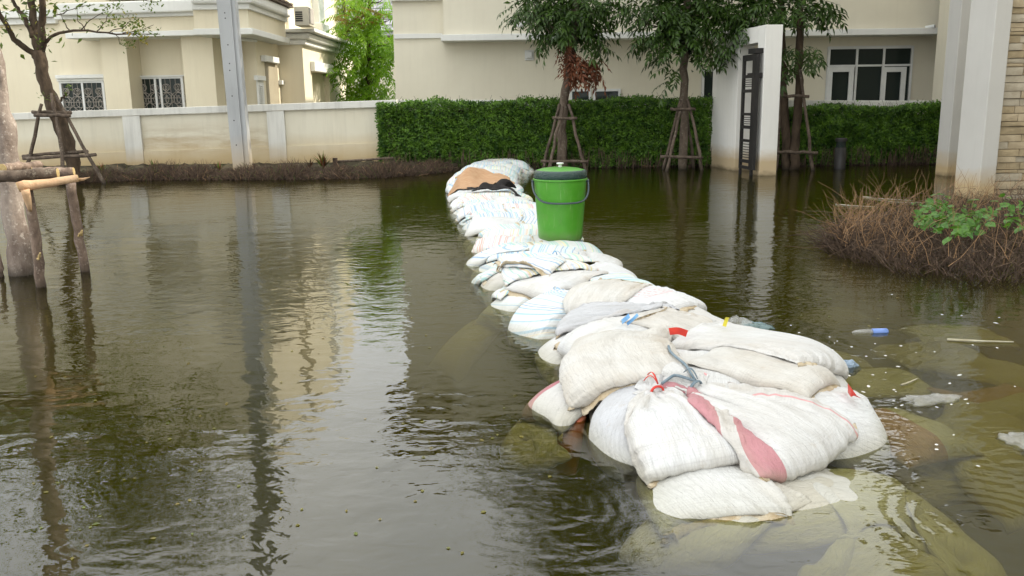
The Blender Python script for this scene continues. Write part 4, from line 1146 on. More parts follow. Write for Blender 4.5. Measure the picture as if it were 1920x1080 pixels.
sack((1225, 580), (1150, 560), .62, .46, 'clean', 'plain white sandbag on the right foot under the red printed one', z=.08, seed=sd_())
sack((1310, 620), (1230, 600), .66, .46, 'white', 'white sandbag on the right edge with a red edge behind the floating plastic', z=.08, seed=sd_())
sack((1100, 640), (1200, 635), .66, .46, 'white', 'white sandbag buried under the knotted beige one', z=.06, seed=sd_())
sack((1420, 680), (1330, 660), .66, .48, 'rededge', 'white sandbag with a red edge at the right foot of the dam', z=.06, seed=sd_())
sack((1100, 722), (1200, 700), .62, .44, 'redhalf', 'small sandbag with a dark red band sticking out on the left of the dam', z=.07, seed=sd_(), fill=.8)
sack((1290, 740), (1290, 670), .66, .50, 'white', 'white sandbag hidden in the middle of the pile', z=.05, seed=sd_())
sack((.64, 2.80), 92, .52, .48, 'clean', 'white sandbag half sunk at the very front of the dam', z=.035, seed=sd_(), levels=3)
sack((1200, 770), (1245, 700), .66, .42, 'grey', 'bluish grey sandbag standing against the left front under the knotted ones', z=.10, seed=sd_(), levels=3)
# D: right corner
sack((1490, 705), (1410, 690), .60, .44, 'white', 'plain white sandbag low in the water under the right end of the cream one', z=.08, seed=sd_())
sack((1.19, 3.26), -164, .68, .50, 'clean', 'clean white sandbag with a pointed corner reaching into the water on the right', z=.12, seed=sd_(), levels=3, fill=.78)
sack((1045, 548), (1120, 530), .62, .44, 'white', 'white sandbag half hidden beneath the blue and tan striped one', z=.06, seed=sd_())
sack((1020, 590), (1090, 580), .55, .40, 'dirty', 'soiled sandbag low in the water beneath the beige knotted one', z=.04, seed=sd_())
sack((1432, 722), (1350, 705), .58, .42, 'beige', 'cream sandbag squeezed between the cream one above and the clean corner one', z=.10, seed=sd_())
# second course
_e = onz(1455, 700, .05)
HF[:] = np.maximum(HF, np.where(((X - _e[0]) ** 2 + (Y - _e[1]) ** 2) < .22 ** 2, .13, -1))
HF[:] = np.maximum(HF, np.where(((X - .22) ** 2 + ((Y - 5.9) * 1.6) ** 2) < .30 ** 2, .19, -1))
sack((1020, 465), (1090, 462), .70, .44, 'green', 'green striped sandbag behind the knotted blue one', z=.20, seed=sd_())
sack((1020, 500), (1110, 492), .74, .44, 'yellow', 'yellow and blue striped sandbag with salmon string lying across the dam', z=.19, seed=sd_(), levels=3)
sack((1030, 555), (1120, 525), .72, .46, 'blue', 'blue and tan striped sandbag lying across the dam behind the beige one', z=.18, seed=sd_(), levels=3)
sack((1200, 565), (1120, 550), .66, .48, 'print', 'white sandbag with a faded red printed box on its top', z=.16, seed=sd_(), levels=3)
sack((1125, 560), (1045, 600), .74, .50, 'beige', 'beige sandbag with a crumpled knotted mouth on the left of the dam', z=.18, seed=sd_(), levels=3, neck=.80, tie='tie_yellow', fill=.76)
sack((1020, 462), (1040, 456), .66, .42, 'blue', 'pale striped sandbag tied with a blue plastic knot in front of the green bucket', z=.32, seed=sd_(), levels=3, neck=.72, fill=.76, tie='tie_blue')
sack((1190, 615), (1270, 600), .80, .46, 'white', 'flat white sandbag with blue ties lying across the dam', z=.17, seed=sd_(), levels=3)
sack((1290, 625), (1370, 640), .60, .42, 'beige', 'cream sandbag with its loose mouth folded over on the right side', z=.16, seed=sd_(), levels=3, neck=.75, fill=.8, tie='tie_red')
sack((1155, 572), (1235, 572), .72, .38, 'grey', 'grey smeared sandbag twisted to a point on the right, lying over the beige one', z=.22, seed=sd_(), levels=3, neck=.86, fill=.78)
sack((1430, 665), (1330, 640), .74, .52, 'rededge', 'big cream sandbag with a red seam along its back edge on the right', z=.14, seed=sd_(), levels=3, fill=.78)
sack((1160, 670), (1150, 610), .78, .56, 'beige', 'big soiled sandbag with a stitched hem overhanging the left of the dam', z=.17, seed=sd_(), levels=3, fill=.80)
BSACK = sack((.61, 3.13), 104, .66, .48, 'white', 'full white sandbag with a rusty stitched hem at the left front of the dam', z=.20, seed=sd_(), levels=3, fill=.80, neck=.86, tie='tie_red')
CSACK = sack((.87, 3.17), 127, .80, .62, 'redband', 'topmost front sandbag gathered by a blue-grey cord with a curved red band', z=.26, seed=sd_(), levels=3, fill=.92, neck=.84, tie='rope', tails=2, neck_r=.028)
# ------------------------------------------------------------------ leaves
def rand_unit(n):
    v = rng.normal(0, 1, (n, 3)); return v / np.linalg.norm(v, axis=1)[:, None]
def leaf_cloud(name, pts, size, mat, parent=None, normal_bias=None, bias=0.6, aspect=0.5, var=0.35, origin=None, kind='stuff'):
    """one folded four-sided leaf at every point"""
    n = len(pts); L_ = size * rng.uniform(1 - var, 1 + var, n)[:, None]
    a = rand_unit(n)
    if normal_bias is not None: a[:, 2] = a[:, 2] * 0.7 - 0.1
    a /= np.linalg.norm(a, axis=1)[:, None]
    nn = rand_unit(n)
    if normal_bias is not None: nn = nn * (1 - bias) + np.asarray(normal_bias) * bias
    b = np.cross(nn, a); b /= np.linalg.norm(b, axis=1)[:, None] + 1e-9
    c = np.cross(a, b)
    base = pts; tip = pts + a * L_
    l_ = pts + a * L_ * .45 + b * L_ * aspect * .5 + c * L_ * .1
    r_ = pts + a * L_ * .45 - b * L_ * aspect * .5 + c * L_ * .1
    v = np.stack([base, l_, tip, r_], 1).reshape(-1, 3)
    f = np.arange(n * 4).reshape(-1, 4)
    f = np.concatenate([f[:, [0, 1, 2]], f[:, [0, 2, 3]]])
    o = mesh_obj(name, v, f, mat, parent, False, None, origin)
    if kind: o['kind'] = kind
    return o

def compound_leaf(name, mat, length=.40, pairs=4, ll=.145, lw=.05, droop=.5, seed=0, fan=1.0):
    r = random.Random(seed); mb = MB()
    n = 6
    mid = [(length * t, r.uniform(-.01, .01), -droop * length * t * t * .7 + .12 * length * t) for t in np.linspace(0, 1, n)]
    mb.tube(mid, np.linspace(.004, .0015, n), 3)
    def leaflet(p, d, w, l):
        d = np.array(d) / np.linalg.norm(d); s = np.cross(d, [0, 0, 1.0]); s /= np.linalg.norm(s) + 1e-9
        up = np.cross(s, d); p = np.array(p)
        row = []
        for t, ww in ((0.02, .1), (.3, .85), (.62, .9), (1.0, 0.03)):
            c = p + d * l * t + np.array([0, 0, -.28 * l * t * t])
            row.append((c - s * w * ww * .5 + up * w * .12 * ww, c, c + s * w * ww * .5 + up * w * .12 * ww))
        vs_ = [q for t in row for q in t]
        fs = []
        for k in range(3):
            a = k * 3; fs += [(a, a + 1, a + 4, a + 3), (a + 1, a + 2, a + 5, a + 4)]
        mb.add(vs_, fs)
    for k in range(pairs):
        t = (k + .7) / pairs; i = t * (n - 1); i0 = min(int(i), n - 2); fr_ = i - i0
        p = np.array(mid[i0]) * (1 - fr_) + np.array(mid[i0 + 1]) * fr_
        for sgn in (-1, 1):
            sp = r.uniform(.8, 1.15)
            leaflet(p, (0.75, sgn * fan * r.uniform(.7, 1.1), r.uniform(-.65, -.05)), lw * sp, ll * sp * (0.75 + .35 * math.sin(math.pi * t)))
    leaflet(mid[-1], (1, r.uniform(-.2, .2), -.5), lw, ll)
    me = bpy.data.meshes.new(name); me.from_pydata(mb.v, [], mb.f); me.materials.append(mat)
    return me
LEAFV = {}
for key, mat, kw in (('leaf', 'leaf', dict()), ('dead', 'leaf_dead', dict(length=.24, ll=.10, lw=.035, droop=1.2)), ('bright', 'leaf_bright', dict(length=.62, pairs=9, ll=.17, lw=.045, droop=.6)),
                     ('red', 'leaf_red', dict(length=.40, pairs=7, ll=.13, lw=.04, droop=.5)), ('pale', 'leaf_pale', dict(length=.5, pairs=10, ll=.08, lw=.03, droop=.5))):
    LEAFV[key] = [compound_leaf('leaf', MT[mat], seed=s + 3, **kw) for s in range(4)]
def put_leaf(key, p, root, az=None, tilt=None, scale=1.0):
    o = bpy.data.objects.new('leaf', rnd.choice(LEAFV[key])); col.objects.link(o); o.parent = root
    o.location = Vector([float(x) for x in p]) - worldloc(root)
    o.rotation_euler = (rnd.uniform(-.5, .5), rnd.uniform(-.35, .7) if tilt is None else tilt, rnd.uniform(0, 6.283) if az is None else az)
    s = scale * rnd.uniform(.75, 1.2); o.scale = (s, s, s); return o

def smoothpath(pts, n=14):
    pts = np.array(pts, float); t = np.linspace(0, 1, len(pts)); q = np.linspace(0, 1, n)
    out = np.stack([np.interp(q, t, pts[:, k]) for k in range(3)], 1)
    for _ in range(2): out[1:-1] = (out[:-2] + 2 * out[1:-1] + out[2:]) / 4
    return out

def trunk_px(root, pxs, Y, radii, mat, n=22, rough=.10, sides=12, name='trunk', jitter=.012):
    pts = [ony(x, y, Y + dy) for x, y, dy in pxs]
    P = smoothpath(pts, n); P[1:-1] += rng.normal(0, jitter, P[1:-1].shape) * [1, 1, .2]
    R = np.interp(np.linspace(0, 1, n), np.linspace(0, 1, len(radii)), radii)
    mb = MB(); mb.tube(P, R, sides, rough=rough); return mb.build(name, MT[mat], root, True), P

def branch(root, p0, p1, r0_, r1_, mat, wob=.06, n=9, name='branch'):
    t = np.linspace(0, 1, n)[:, None]; P = np.array(p0) * (1 - t) + np.array(p1) * t
    P[1:] += np.cumsum(rng.normal(0, wob, (n - 1, 3)), 0) * .5
    mb = MB(); mb.tube(P, np.linspace(r0_, r1_, n), 6, rough=.1); mb.build(name, MT[mat], root, True); return P

def crown_stuff(root, c, r, n, size, mat, clumps=26, shell=.45, aspect=.4):
    """upper crown: leaf clumps scattered through an uneven ellipsoid, with gaps between them"""
    c = np.array(c, float); r = np.array(r, float)
    cc = rand_unit(clumps) * rng.uniform(shell, 1.0, clumps)[:, None] * r + c
    k = rng.integers(0, clumps, n)
    p = cc[k] + rng.normal(0, 1, (n, 3)) * (r.mean() * .19)
    return leaf_cloud('crown', p, size, MT[mat], root, (0, 0, 1), .45, aspect)

def cluster(root, key, px, py, rx, ry, n, Y, dy=.5, hub=None, scale=1.0):
    for _ in range(n):
        a = rnd.uniform(0, 6.283); q = math.sqrt(rnd.random())
        x, y = px + rx * q * math.cos(a), py + ry * q * math.sin(a); yy = Y + rnd.uniform(-dy, dy)
        p = ony(x, y, yy)
        az = None
        if hub is not None:
            h = ony(hub[0], hub[1], Y); az = math.atan2(p[1] - h[1], p[0] - h[0]) + rnd.uniform(-.7, .7)
        put_leaf(key, p, root, az, rnd.uniform(.0, .9), scale)

def stake_frame(label, Y, posts, rails, r=.038, dys=None, group='wooden stake frames propping the young trees', mat='stake'):
    root = empty('tree_stake_frame', ony(posts[0][2], posts[0][3], Y), label, 'stake frame', group)
    for k, (x0, y0, x1, y1) in enumerate(posts):
        dy0 = (dys[k] if dys else 0.0)
        p = ony(x0, y0, Y + dy0 * .25); q = ony(x1, y1, Y + dy0)
        q = q + (q - p) * 0.25
        P = np.linspace(p, q, 9); P[1:-1] += rng.normal(0, .010, (7, 3))
        mb = MB(); mb.tube(P, np.linspace(r * .85, r * 1.1, 9), 8, rough=.12); mb.build('post', MT[mat], root, True)
    for (x0, y0, x1, y1, dy) in rails:
        P = np.linspace(ony(x0, y0, Y + dy), ony(x1, y1, Y + dy), 7); P[1:-1] += rng.normal(0, .006, (5, 3))
        mb = MB(); mb.tube(P, r * .92, 8, rough=.1); mb.build('rail', MT[mat], root, True)
    return root

# ------------------------------------------------------------------ hedges
def hedge(label, x0, x1, Y, ztop, depth, n, seed=0, base=.22):
    root = empty('hedge', (x0, Y, 0), label, 'hedge')
    mb = MB(); mb.box(x0 + .22, x1 - .05, Y + .34, Y + depth - .05, -.1, ztop - .16); mb.build('inner_core', MT['hedge_core'], root)  # solid, very dark box filling the hedge behind its leaves
    # pushed in and out by soft lumps
    U = rng.uniform(0, 1, n); z = .03 + (ztop - .03) * rng.uniform(0, 1, n)
    x = x0 + (x1 - x0) * U
    lump = .06 * np.sin(x * 5.1 + 1.3 * np.sin(z * 6 + x)) + .05 * np.sin(z * 8.3 + 2 * np.sin(x * 2.7)) + .03 * np.sin(x * 13 + z * 9)
    y = Y + .07 + lump * .8 + rng.exponential(.06, n)
    # thinner towards the foot and in a few bare spots
    hole = np.sin(x * 2.3 + .7) * np.sin(z * 4 + x * .8 + 1.0)
    keep = (rng.uniform(0, 1, n) < np.clip((z + .02) / .16, .25, 1)) & ~((hole > .97) & (rng.uniform(0, 1, n) < .6))
    pf = np.stack([x, y, z], 1)[keep]
    nt_ = n // 5
    xt = rng.uniform(x0, x1, nt_); yt = rng.uniform(Y + .02, Y + depth, nt_)
    zt = ztop - .05 + .045 * np.sin(xt * 3.3) + .04 * np.sin(xt * 11 + yt * 6) + rng.normal(0, .022, nt_) + .05 * (rng.uniform(0, 1, nt_) > .97)
    pt = np.stack([xt, yt, zt], 1)
    ne = n // 10
    pe = np.stack([x0 + rng.exponential(.04, ne) + .05 * np.sin(np.arange(ne)), rng.uniform(Y, Y + depth, ne), rng.uniform(.15, ztop, ne)], 1)
    leaf_cloud('foliage', np.concatenate([pf, pt, pe]), 0.047, MT['hedge'], root, (0, -.85, .5), .6, .62)
    # shoots standing above the clipped top
    mb = MB()
    for _ in range(60):
        xs, ys = rnd.uniform(x0, x1), rnd.uniform(Y + .05, Y + depth - .05)
        mb.tube([(xs, ys, ztop - .1), (xs + rnd.uniform(-.03, .03), ys, ztop + .03), (xs + rnd.uniform(-.06, .06), ys, ztop + rnd.uniform(.04, .14))], .003, 3)
    for _ in range(500):     # bare stems at the foot
        xs = rnd.uniform(x0, x1); ys = Y + rnd.uniform(-.03, .25)
        mb.tube([(xs, ys, -.1), (xs + rnd.uniform(-.08, .08), ys + rnd.uniform(-.05, .05), rnd.uniform(.1, .4))], .005, 3, cap=False)
    mb.build('stems', MT['twig_dark'], root, kind='stuff')
    return root
hx0 = ony(712, 250, 17.2)[0]; hx1 = ony(1338, 250, 17.2)[0]
hedge('long clipped green hedge in the middle, behind the two staked trees', hx0, hx1, 17.15, 1.30, .62, 46000)
hx0 = ony(1462, 250, 16.9)[0]; hx1 = ony(1790, 250, 16.9)[0]
hedge('shorter clipped green hedge on the right, behind the black bollard lamp', hx0, hx1, 16.9, 1.10, .6, 26000)

# ------------------------------------------------------------------ bright tree between the houses
bt = empty('leafy_tree', (ony(690, 200, 27.5)[0], 27.5, .12), 'bright green feathery tree in the gap between the two houses', 'tree')
trunk_px(bt, ((688, 240, 0), (690, 150, 0), (692, 60, 0), (694, -60, 0)), 27.5, (.10, .08, .06, .04), 'bark_dark')
for k in range(12):
    yy = 180 - k * 17
    p0 = ony(690, yy, 27.5); p1 = ony(690 + rnd.choice((-1, 1)) * rnd.uniform(25, 48), yy - rnd.uniform(5, 25), 27.5 + rnd.uniform(-.8, .3)); branch(bt, p0, p1, .03, .008, 'bark_dark')
for k in range(260):
    t = rnd.random(); yy = -25 + 215 * t
    half = 24 + 36 * min(1, (yy + 40) / 70) if yy < 60 else 58
    xx = 690 + half * rnd.uniform(-1, 1) * (1 if yy > 60 else .8)
    put_leaf('bright', ony(xx, yy, 27.3 + rnd.uniform(-1.0, .6)), bt, rnd.uniform(2.6, 6.8), rnd.uniform(-.1, .8), 1.0)
for k in range(34):
    put_leaf('red', ony(rnd.uniform(650, 725), rnd.uniform(22, 50), 26.6), bt, None, rnd.uniform(-.6, .1), 1.0)
crown_stuff(bt, ony(690, 120, 28), (.85, .8, 1.6), 2600, .14, 'leaf_bright', 40, .2, .35)
crown_stuff(bt, ony(690, -60, 27.8), (.7, .8, .9), 1200, .14, 'leaf_bright', 20, .2, .35)
pt_ = empty('pale_tree', (ony(640, 200, 31)[0], 31, .12), 'pale yellow-green tree behind, beside the sunlit side wall of the left house', 'tree')
trunk_px(pt_, ((655, 230, 0), (650, 60, 0), (640, -50, 0)), 31, (.09, .06, .04), 'bark')
crown_stuff(pt_, ony(640, 18, 31), (1.1, .8, 1.1), 2600, .10, 'leaf_pale', 34, .2, .4)
crown_stuff(pt_, ony(632, 90, 31), (.35, .5, .9), 700, .10, 'leaf_pale', 12, .2, .4)

# ------------------------------------------------------------------ the staked trees in front of the hedge
TG = 'young street trees held by wooden stakes'
# middle tree
t1 = empty('street_tree', ony(1053, 305, 16.6), 'young tree with a hanging bunch of dead red leaves, directly behind the green bucket', 'tree', TG)
trunk_px(t1, ((1052, 330, 0), (1054, 250, 0), (1059, 190, 0), (1068, 120, 0), (1078, 40, 0), (1084, -60, 0), (1086, -140, 0)), 16.6, (.095, .09, .08, .085, .09, .07, .05), 'bark')
for (x, y, X2, Y2) in ((1072, 80, 990, 20), (1072, 100, 1030, 60), (1078, 40, 1140, -10), (1075, 70, 1120, 60), (1080, 0, 1000, -40), (1068, 112, 1100, 120)):
    branch(t1, ony(x, y, 16.6), ony(X2, Y2, 16.6 + rnd.uniform(-.5, .3)), .022, .006, 'bark')
for a in ((975, 22, 22, 18, 9), (1010, 14, 30, 20, 22), (1050, 30, 34, 34, 44), (1045, 65, 26, 18, 22), (1098, 20, 32, 30, 36), (1100, 62, 22, 24, 22), (1120, 88, 12, 10, 5), (1135, 5, 20, 14, 12), (1075, 8, 60, 16, 22), (1075, 45, 30, 30, 26), (1060, 0, 70, 12, 26)):
    cluster(t1, 'leaf', a[0], a[1], a[2], a[3], a[4], 16.5, .4, (1075, 50), .85)
for a in ((1066, 95, 12, 18, 16), (1080, 115, 15, 16, 22), (1105, 115, 16, 10, 16), (1115, 130, 12, 14, 12), (1088, 132, 14, 8, 10)):
    cluster(t1, 'dead', a[0], a[1], a[2], a[3], a[4], 16.3, .15, None, 1.05)
c = ony(1060, -250, 16.7); c[2] = 6.4; crown_stuff(t1, c, (2.0, 1.6, 2.3), 6500, .15, 'leaf', 50, .25)
c = ony(1065, -25, 16.8); crown_stuff(t1, c, (1.15, .8, .75), 2000, .14, 'leaf', 26, .25, .38)
c = ony(1072, 50, 16.75); crown_stuff(t1, c, (.38, .35, .5), 520, .13, 'leaf', 12, .2, .38)
# second tree
t2 = empty('street_tree', ony(1281, 305, 16.6), 'young tree with drooping dark leaves, between the hanging dead leaves and the white gateway', 'tree', TG)
trunk_px(t2, ((1280, 330, 0), (1281, 250, 0), (1283, 190, 0), (1284, 120, 0), (1287, 40, 0), (1290, -60, 0), (1290, -140, 0)), 16.6, (.085, .08, .075, .07, .07, .06, .04), 'bark')
for (x, y, X2, Y2) in ((1285, 60, 1200, 20), (1285, 90, 1240, 70), (1287, 40, 1350, 10), (1285, 100, 1330, 70), (1288, 0, 1220, -40)):
    branch(t2, ony(x, y, 16.6), ony(X2, Y2, 16.6 + rnd.uniform(-.5, .3)), .02, .006, 'bark')
for a in ((1200, 22, 34, 24, 30), (1240, 20, 34, 24, 30), (1225, 65, 26, 22, 24), (1250, 95, 18, 20, 16), (1290, 50, 34, 36, 44), (1320, 90, 28, 26, 30), (1350, 30, 34, 34, 36), (1305, 10, 40, 18, 26), (1268, 130, 14, 12, 5), (1260, 148, 8, 8, 2), (1345, 95, 14, 14, 8), (1290, 0, 70, 16, 22), (1280, 40, 34, 30, 26), (1255, 60, 26, 22, 18)):
    cluster(t2, 'leaf', a[0], a[1], a[2], a[3], a[4], 16.4, .45, (1287, 40), .85)
c = ony(1290, -190, 16.7); crown_stuff(t2, c, (1.7, 1.4, 1.8), 4800, .13, 'leaf', 44, .25)
c = ony(1285, -20, 16.7); crown_stuff(t2, c, (1.2, .8, .8), 2200, .14, 'leaf', 26, .25, .38)
c = ony(1275, 55, 16.7); crown_stuff(t2, c, (.55, .4, .5), 800, .13, 'leaf', 16, .2, .38)
# twin-stemmed pair behind the gateway pillar
t3 = empty('street_tree', ony(1470, 310, 16.3), 'slim tree close behind the white gateway pillar, left of the twin trunks', 'tree', TG)
trunk_px(t3, ((1474, 330, 0), (1474, 250, 0), (1468, 160, 0), (1464, 60, 0), (1462, -80, 0)), 16.3, (.08, .078, .07, .06, .05), 'bark_dark')
t4 = empty('street_tree', ony(1492, 310, 16.2), 'slim leaning tree with a low tuft of leaves, left of the big window', 'tree', TG)
trunk_px(t4, ((1488, 330, 0), (1491, 280, 0), (1495, 200, 0), (1499, 120, 0), (1500, 40, 0), (1502, -80, 0)), 16.2, (.085, .08, .075, .07, .06, .05), 'bark_dark')
for a in ((1385, 25, 30, 26, 30), (1405, 55, 24, 18, 16), (1430, 20, 34, 22, 34), (1470, 25, 22, 26, 22)):
    cluster(t3, 'leaf', a[0], a[1], a[2], a[3], a[4], 16.1, .4, (1465, 10), .85)
for a in ((1510, 12, 28, 16, 26), (1545, 12, 14, 14, 10), (1530, 30, 14, 12, 6), (1490, 95, 20, 18, 12), (1515, 90, 16, 16, 10), (1500, 125, 16, 14, 9), (1480, 120, 8, 12, 4)):
    cluster(t4, 'leaf', a[0], a[1], a[2], a[3], a[4], 16.0, .3, (1500, 30), .85)
c = ony(1480, -190, 16.5); crown_stuff(t3, c, (1.6, 1.3, 1.6), 4200, .13, 'leaf', 40, .25)

c = ony(1450, -15, 16.4); crown_stuff(t3, c, (.95, .6, .6), 1500, .14, 'leaf', 20, .25, .38)
stake_frame('wooden stake frame round the tree behind the green bucket', 16.5, ((1049, 195, 1018, 318), (1055, 200, 1030, 315), (1066, 195, 1097, 315)), ((1036, 221, 1082, 222, -.15), (1014, 302, 1103, 303, -.28)), .030, (.25, -.3, -.15))
stake_frame('wooden stake frame round the tree nearest the white gateway, at the hedge end', 16.5, ((1276, 188, 1243, 318), (1279, 190, 1252, 312), (1289, 185, 1316, 315), (1286, 188, 1300, 308)), ((1257, 204, 1304, 205, -.15), (1238, 294, 1318, 296, -.28)), .030, (.2, -.3, -.2, .3))
stake_frame('wooden stake frame round the twin trunks behind the gateway pillar', 16.0, ((1500, 130, 1525, 330), (1463, 150, 1455, 330)), ((1456, 179, 1517, 181, -.1), (1452, 285, 1533, 287, -.2)), .030, (-.15, -.2))

# ------------------------------------------------------------------ left tree beside the wall, with its frame
t5 = empty('street_tree', ony(138, 325, 15.7), 'dark leaning tree with sparse yellowing leaves, in front of the left wall', 'tree')
trunk_px(t5, ((142, 345, 0), (136, 300, 0), (122, 255, 0), (104, 205, 0), (88, 170, 0), (78, 130, 0), (72, 95, 0)), 15.7, (.12, .115, .125, .13, .11, .10, .10), 'bark_dark', rough=.14, jitter=.008)
def limb(pxs, r0_, r1_, dy=0.0):
    pts = [ony(x, y, 15.7 + dy * k) for k, (x, y) in enumerate(pxs)]
    P = smoothpath(pts, 16); P[1:-1] += rng.normal(0, .014, P[1:-1].shape)
    mb = MB(); mb.tube(P, np.linspace(r0_, r1_, 16), 7, rough=.12); mb.build('limb', MT['bark_dark'], t5, True); return P
limb(((74, 100), (66, 60), (60, 20), (56, -60), (50, -150)), .085, .04, .1)
limb(((76, 96), (80, 50), (78, 10), (84, -60), (90, -150)), .07, .035, -.1)
limb(((70, 110), (48, 90), (25, 72), (8, 40), (-20, -20)), .06, .03, -.1)
limb(((62, 70), (45, 30), (25, 5), (0, -30)), .045, .02, .1)
lp = limb(((82, 82), (100, 65), (135, 56), (180, 60), (240, 63), (300, 64)), .032, .006, -.05)
limb(((112, 190), (122, 178), (126, 172)), .02, .008)
for (x, y, X2, Y2) in ((180, 60, 215, 30), (200, 61, 260, 40), (230, 62, 290, 50), (150, 57, 200, 20), (160, 58, 140, 10), (210, 61, 235, 82), (250, 63, 275, 75), (130, 56, 120, 20), (100, 30, 180, 8), (84, -10, 220, -10), (84, -20, 300, 5)):
    branch(t5, ony(x, y, 15.6), ony(X2, Y2, 15.4), .010, .003, 'bark_dark', .03)
def small_leaves(root, spots, size, mat, name='leaves'):
    pts = []
    for (x, y, rx, ry, n) in spots:
        for _ in range(n): pts.append(ony(rnd.gauss(x, rx * .5), rnd.gauss(y, ry * .5), 15.45 + rnd.uniform(-.3, .3)))
    leaf_cloud(name, np.array(pts), size, MT[mat], root, (0, -.3, .9), .3, .5)
small_leaves(t5, ((210, 18, 26, 16, 60), (240, 45, 34, 16, 90), (262, 60, 26, 18, 80), (235, 82, 14, 12, 30), (290, 62, 16, 8, 16), (85, 68, 20, 18, 20), (150, 10, 30, 12, 20), (280, 8, 26, 12, 36), (130, 165, 10, 12, 14), (84, 180, 16, 10, 22), (8, 60, 8, 10, 14), (200, 45, 20, 12, 25)), .055, 'leaf_small')
small_leaves(t5, ((250, 60, 30, 22, 34), (270, 75, 12, 10, 12), (230, 30, 30, 14, 10), (10, 52, 12, 14, 9), (80, 60, 24, 20, 6), (80, 5, 30, 16, 8)), .065, 'leaf_yellow', 'yellow_leaves')
c = ony(60, -230, 15.8); crown_stuff(t5, c, (2.6, 2.2, 2.1), 5200, .13, 'leaf_small', 60, .25)
c = ony(200, -330, 15.4); crown_stuff(t5, c, (2.2, 2.0, 1.9), 3600, .13, 'leaf', 44, .25)
stake_frame('wooden stake frame round the dark leaning tree by the left wall', 15.4, ((78, 195, 50, 318), (96, 175, 122, 318), (105, 180, 186, 328), (100, 190, 118, 270)), ((60, 210, 134, 211, .15), (64, 216, 132, 217, -.15), (42, 293, 165, 284, .2), (43, 297, 180, 290, -.25)), .032, (.2, -.3, -.1, .4))

# ------------------------------------------------------------------ foreground tree at the left edge, with freshly cut props
t6 = empty('street_tree', onz(42, 515, 0), 'pale spotted tree trunk at the left edge, standing in the water in the foreground', 'tree')
base6 = onz(42, 515, 0); Y6 = base6[1]
trunk_px(t6, ((46, 560, 0), (42, 505, 0), (30, 420, 0), (19, 340, 0), (8, 240, 0), (-2, 180, 0), (-22, 60, 0), (-40, -80, 0), (-60, -300, .3)), Y6, (.098, .092, .085, .08, .078, .07, .065, .06, .045), 'bark_pale', 30, .05, 16)
trunk_px(t6, ((0, 185, 0), (2, 150, -.02), (3, 131, -.02)), Y6, (.035, .025, .014), 'bark_pale', 7, .2, 7, 'snag')
c = ony(-330, -520, Y6); crown_stuff(t6, c, (1.3, 1.2, 1.0), 2200, .12, 'leaf', 30, .25)
fr6 = empty('tree_prop_frame', onz(88, 527, 0), 'frame of cut logs with pale sawn ends round the foreground trunk', 'prop frame')
def log(pxs, Y, r, mat, name='log', ends=True, n=10):
    pts = [ony(x, y, Y + dy) for x, y, dy in pxs]
    P = smoothpath(pts, n); P[1:-1] += rng.normal(0, .003, P[1:-1].shape)
    mb = MB(); mb.tube(P, np.linspace(r[0], r[1], n), 14, rough=.06); o = mb.build(name, MT[mat], fr6, True)
    if ends:
        for (a, b, rr) in ((P[0], P[1], r[0]), (P[-1], P[-2], r[1])):
            d = (a - b) / np.linalg.norm(a - b)
            mb = MB(); mb.tube([a - d * .001, a + d * .004], rr * .93, 14); mb.build('sawn_end', MT['cut'], o)
    return o
log(((4, 316, -.35), (40, 312, -.1), (74, 309, .1)), 6.75, (.036, .03), 'log')
log(((-60, 334, -.25), (20, 330, -.2), (108, 325, -.12)), 6.45, (.043, .040), 'stake')
log(((60, 322, .1), (138, 322, .15)), 6.6, (.036, .035), 'log')
log(((34, 351, -.35), (90, 343, -.25), (146, 334, -.15)), 6.5, (.036, .026), 'peeled')
mb = MB(); mb.tube([ony(140, 338, 6.38), ony(156, 336, 6.38), ony(169, 332, 6.4)], [.018, .011, .002], 6, rough=.2); mb.build('splinter', MT['peeled'], fr6)
log(((52, 358, -.2), (66, 430, -.1), (76, 535, 0), (79, 580, 0)), 6.4, (.034, .037), 'log', 'post', False, 14)
mb = MB(); mb.tube(smoothpath([ony(47, 356, 6.14), ony(52, 375, 6.16), ony(57, 396, 6.2)], 6), [.030, .026, .012], 8, rough=.05); mb.build('peeled_top', MT['peeled'], fr6, True)
log(((133, 344, -.2), (143, 420, -.1), (158, 500, 0), (166, 545, 0)), 7.0, (.036, .036), 'log', 'post', False, 14)
for k in range(9):
    x, y = rnd.choice(((66, 430), (72, 470), (138, 380), (145, 430), (150, 455), (60, 400)))
    p = ony(x + rnd.uniform(-3, 3), y + rnd.uniform(-20, 20), 6.3 if x < 100 else 6.85)
    mb = MB(); mb.tube([p, p + np.array([rnd.uniform(.01, .03), -.03, rnd.uniform(-.02, .03)])], [.012, .006], 6); mb.build('knot', MT['cut'], fr6)
log(((-12, 440, 0), (2, 500, 0), (5, 530, 0)), 6.8, (.018, .018), 'log', 'post', False)

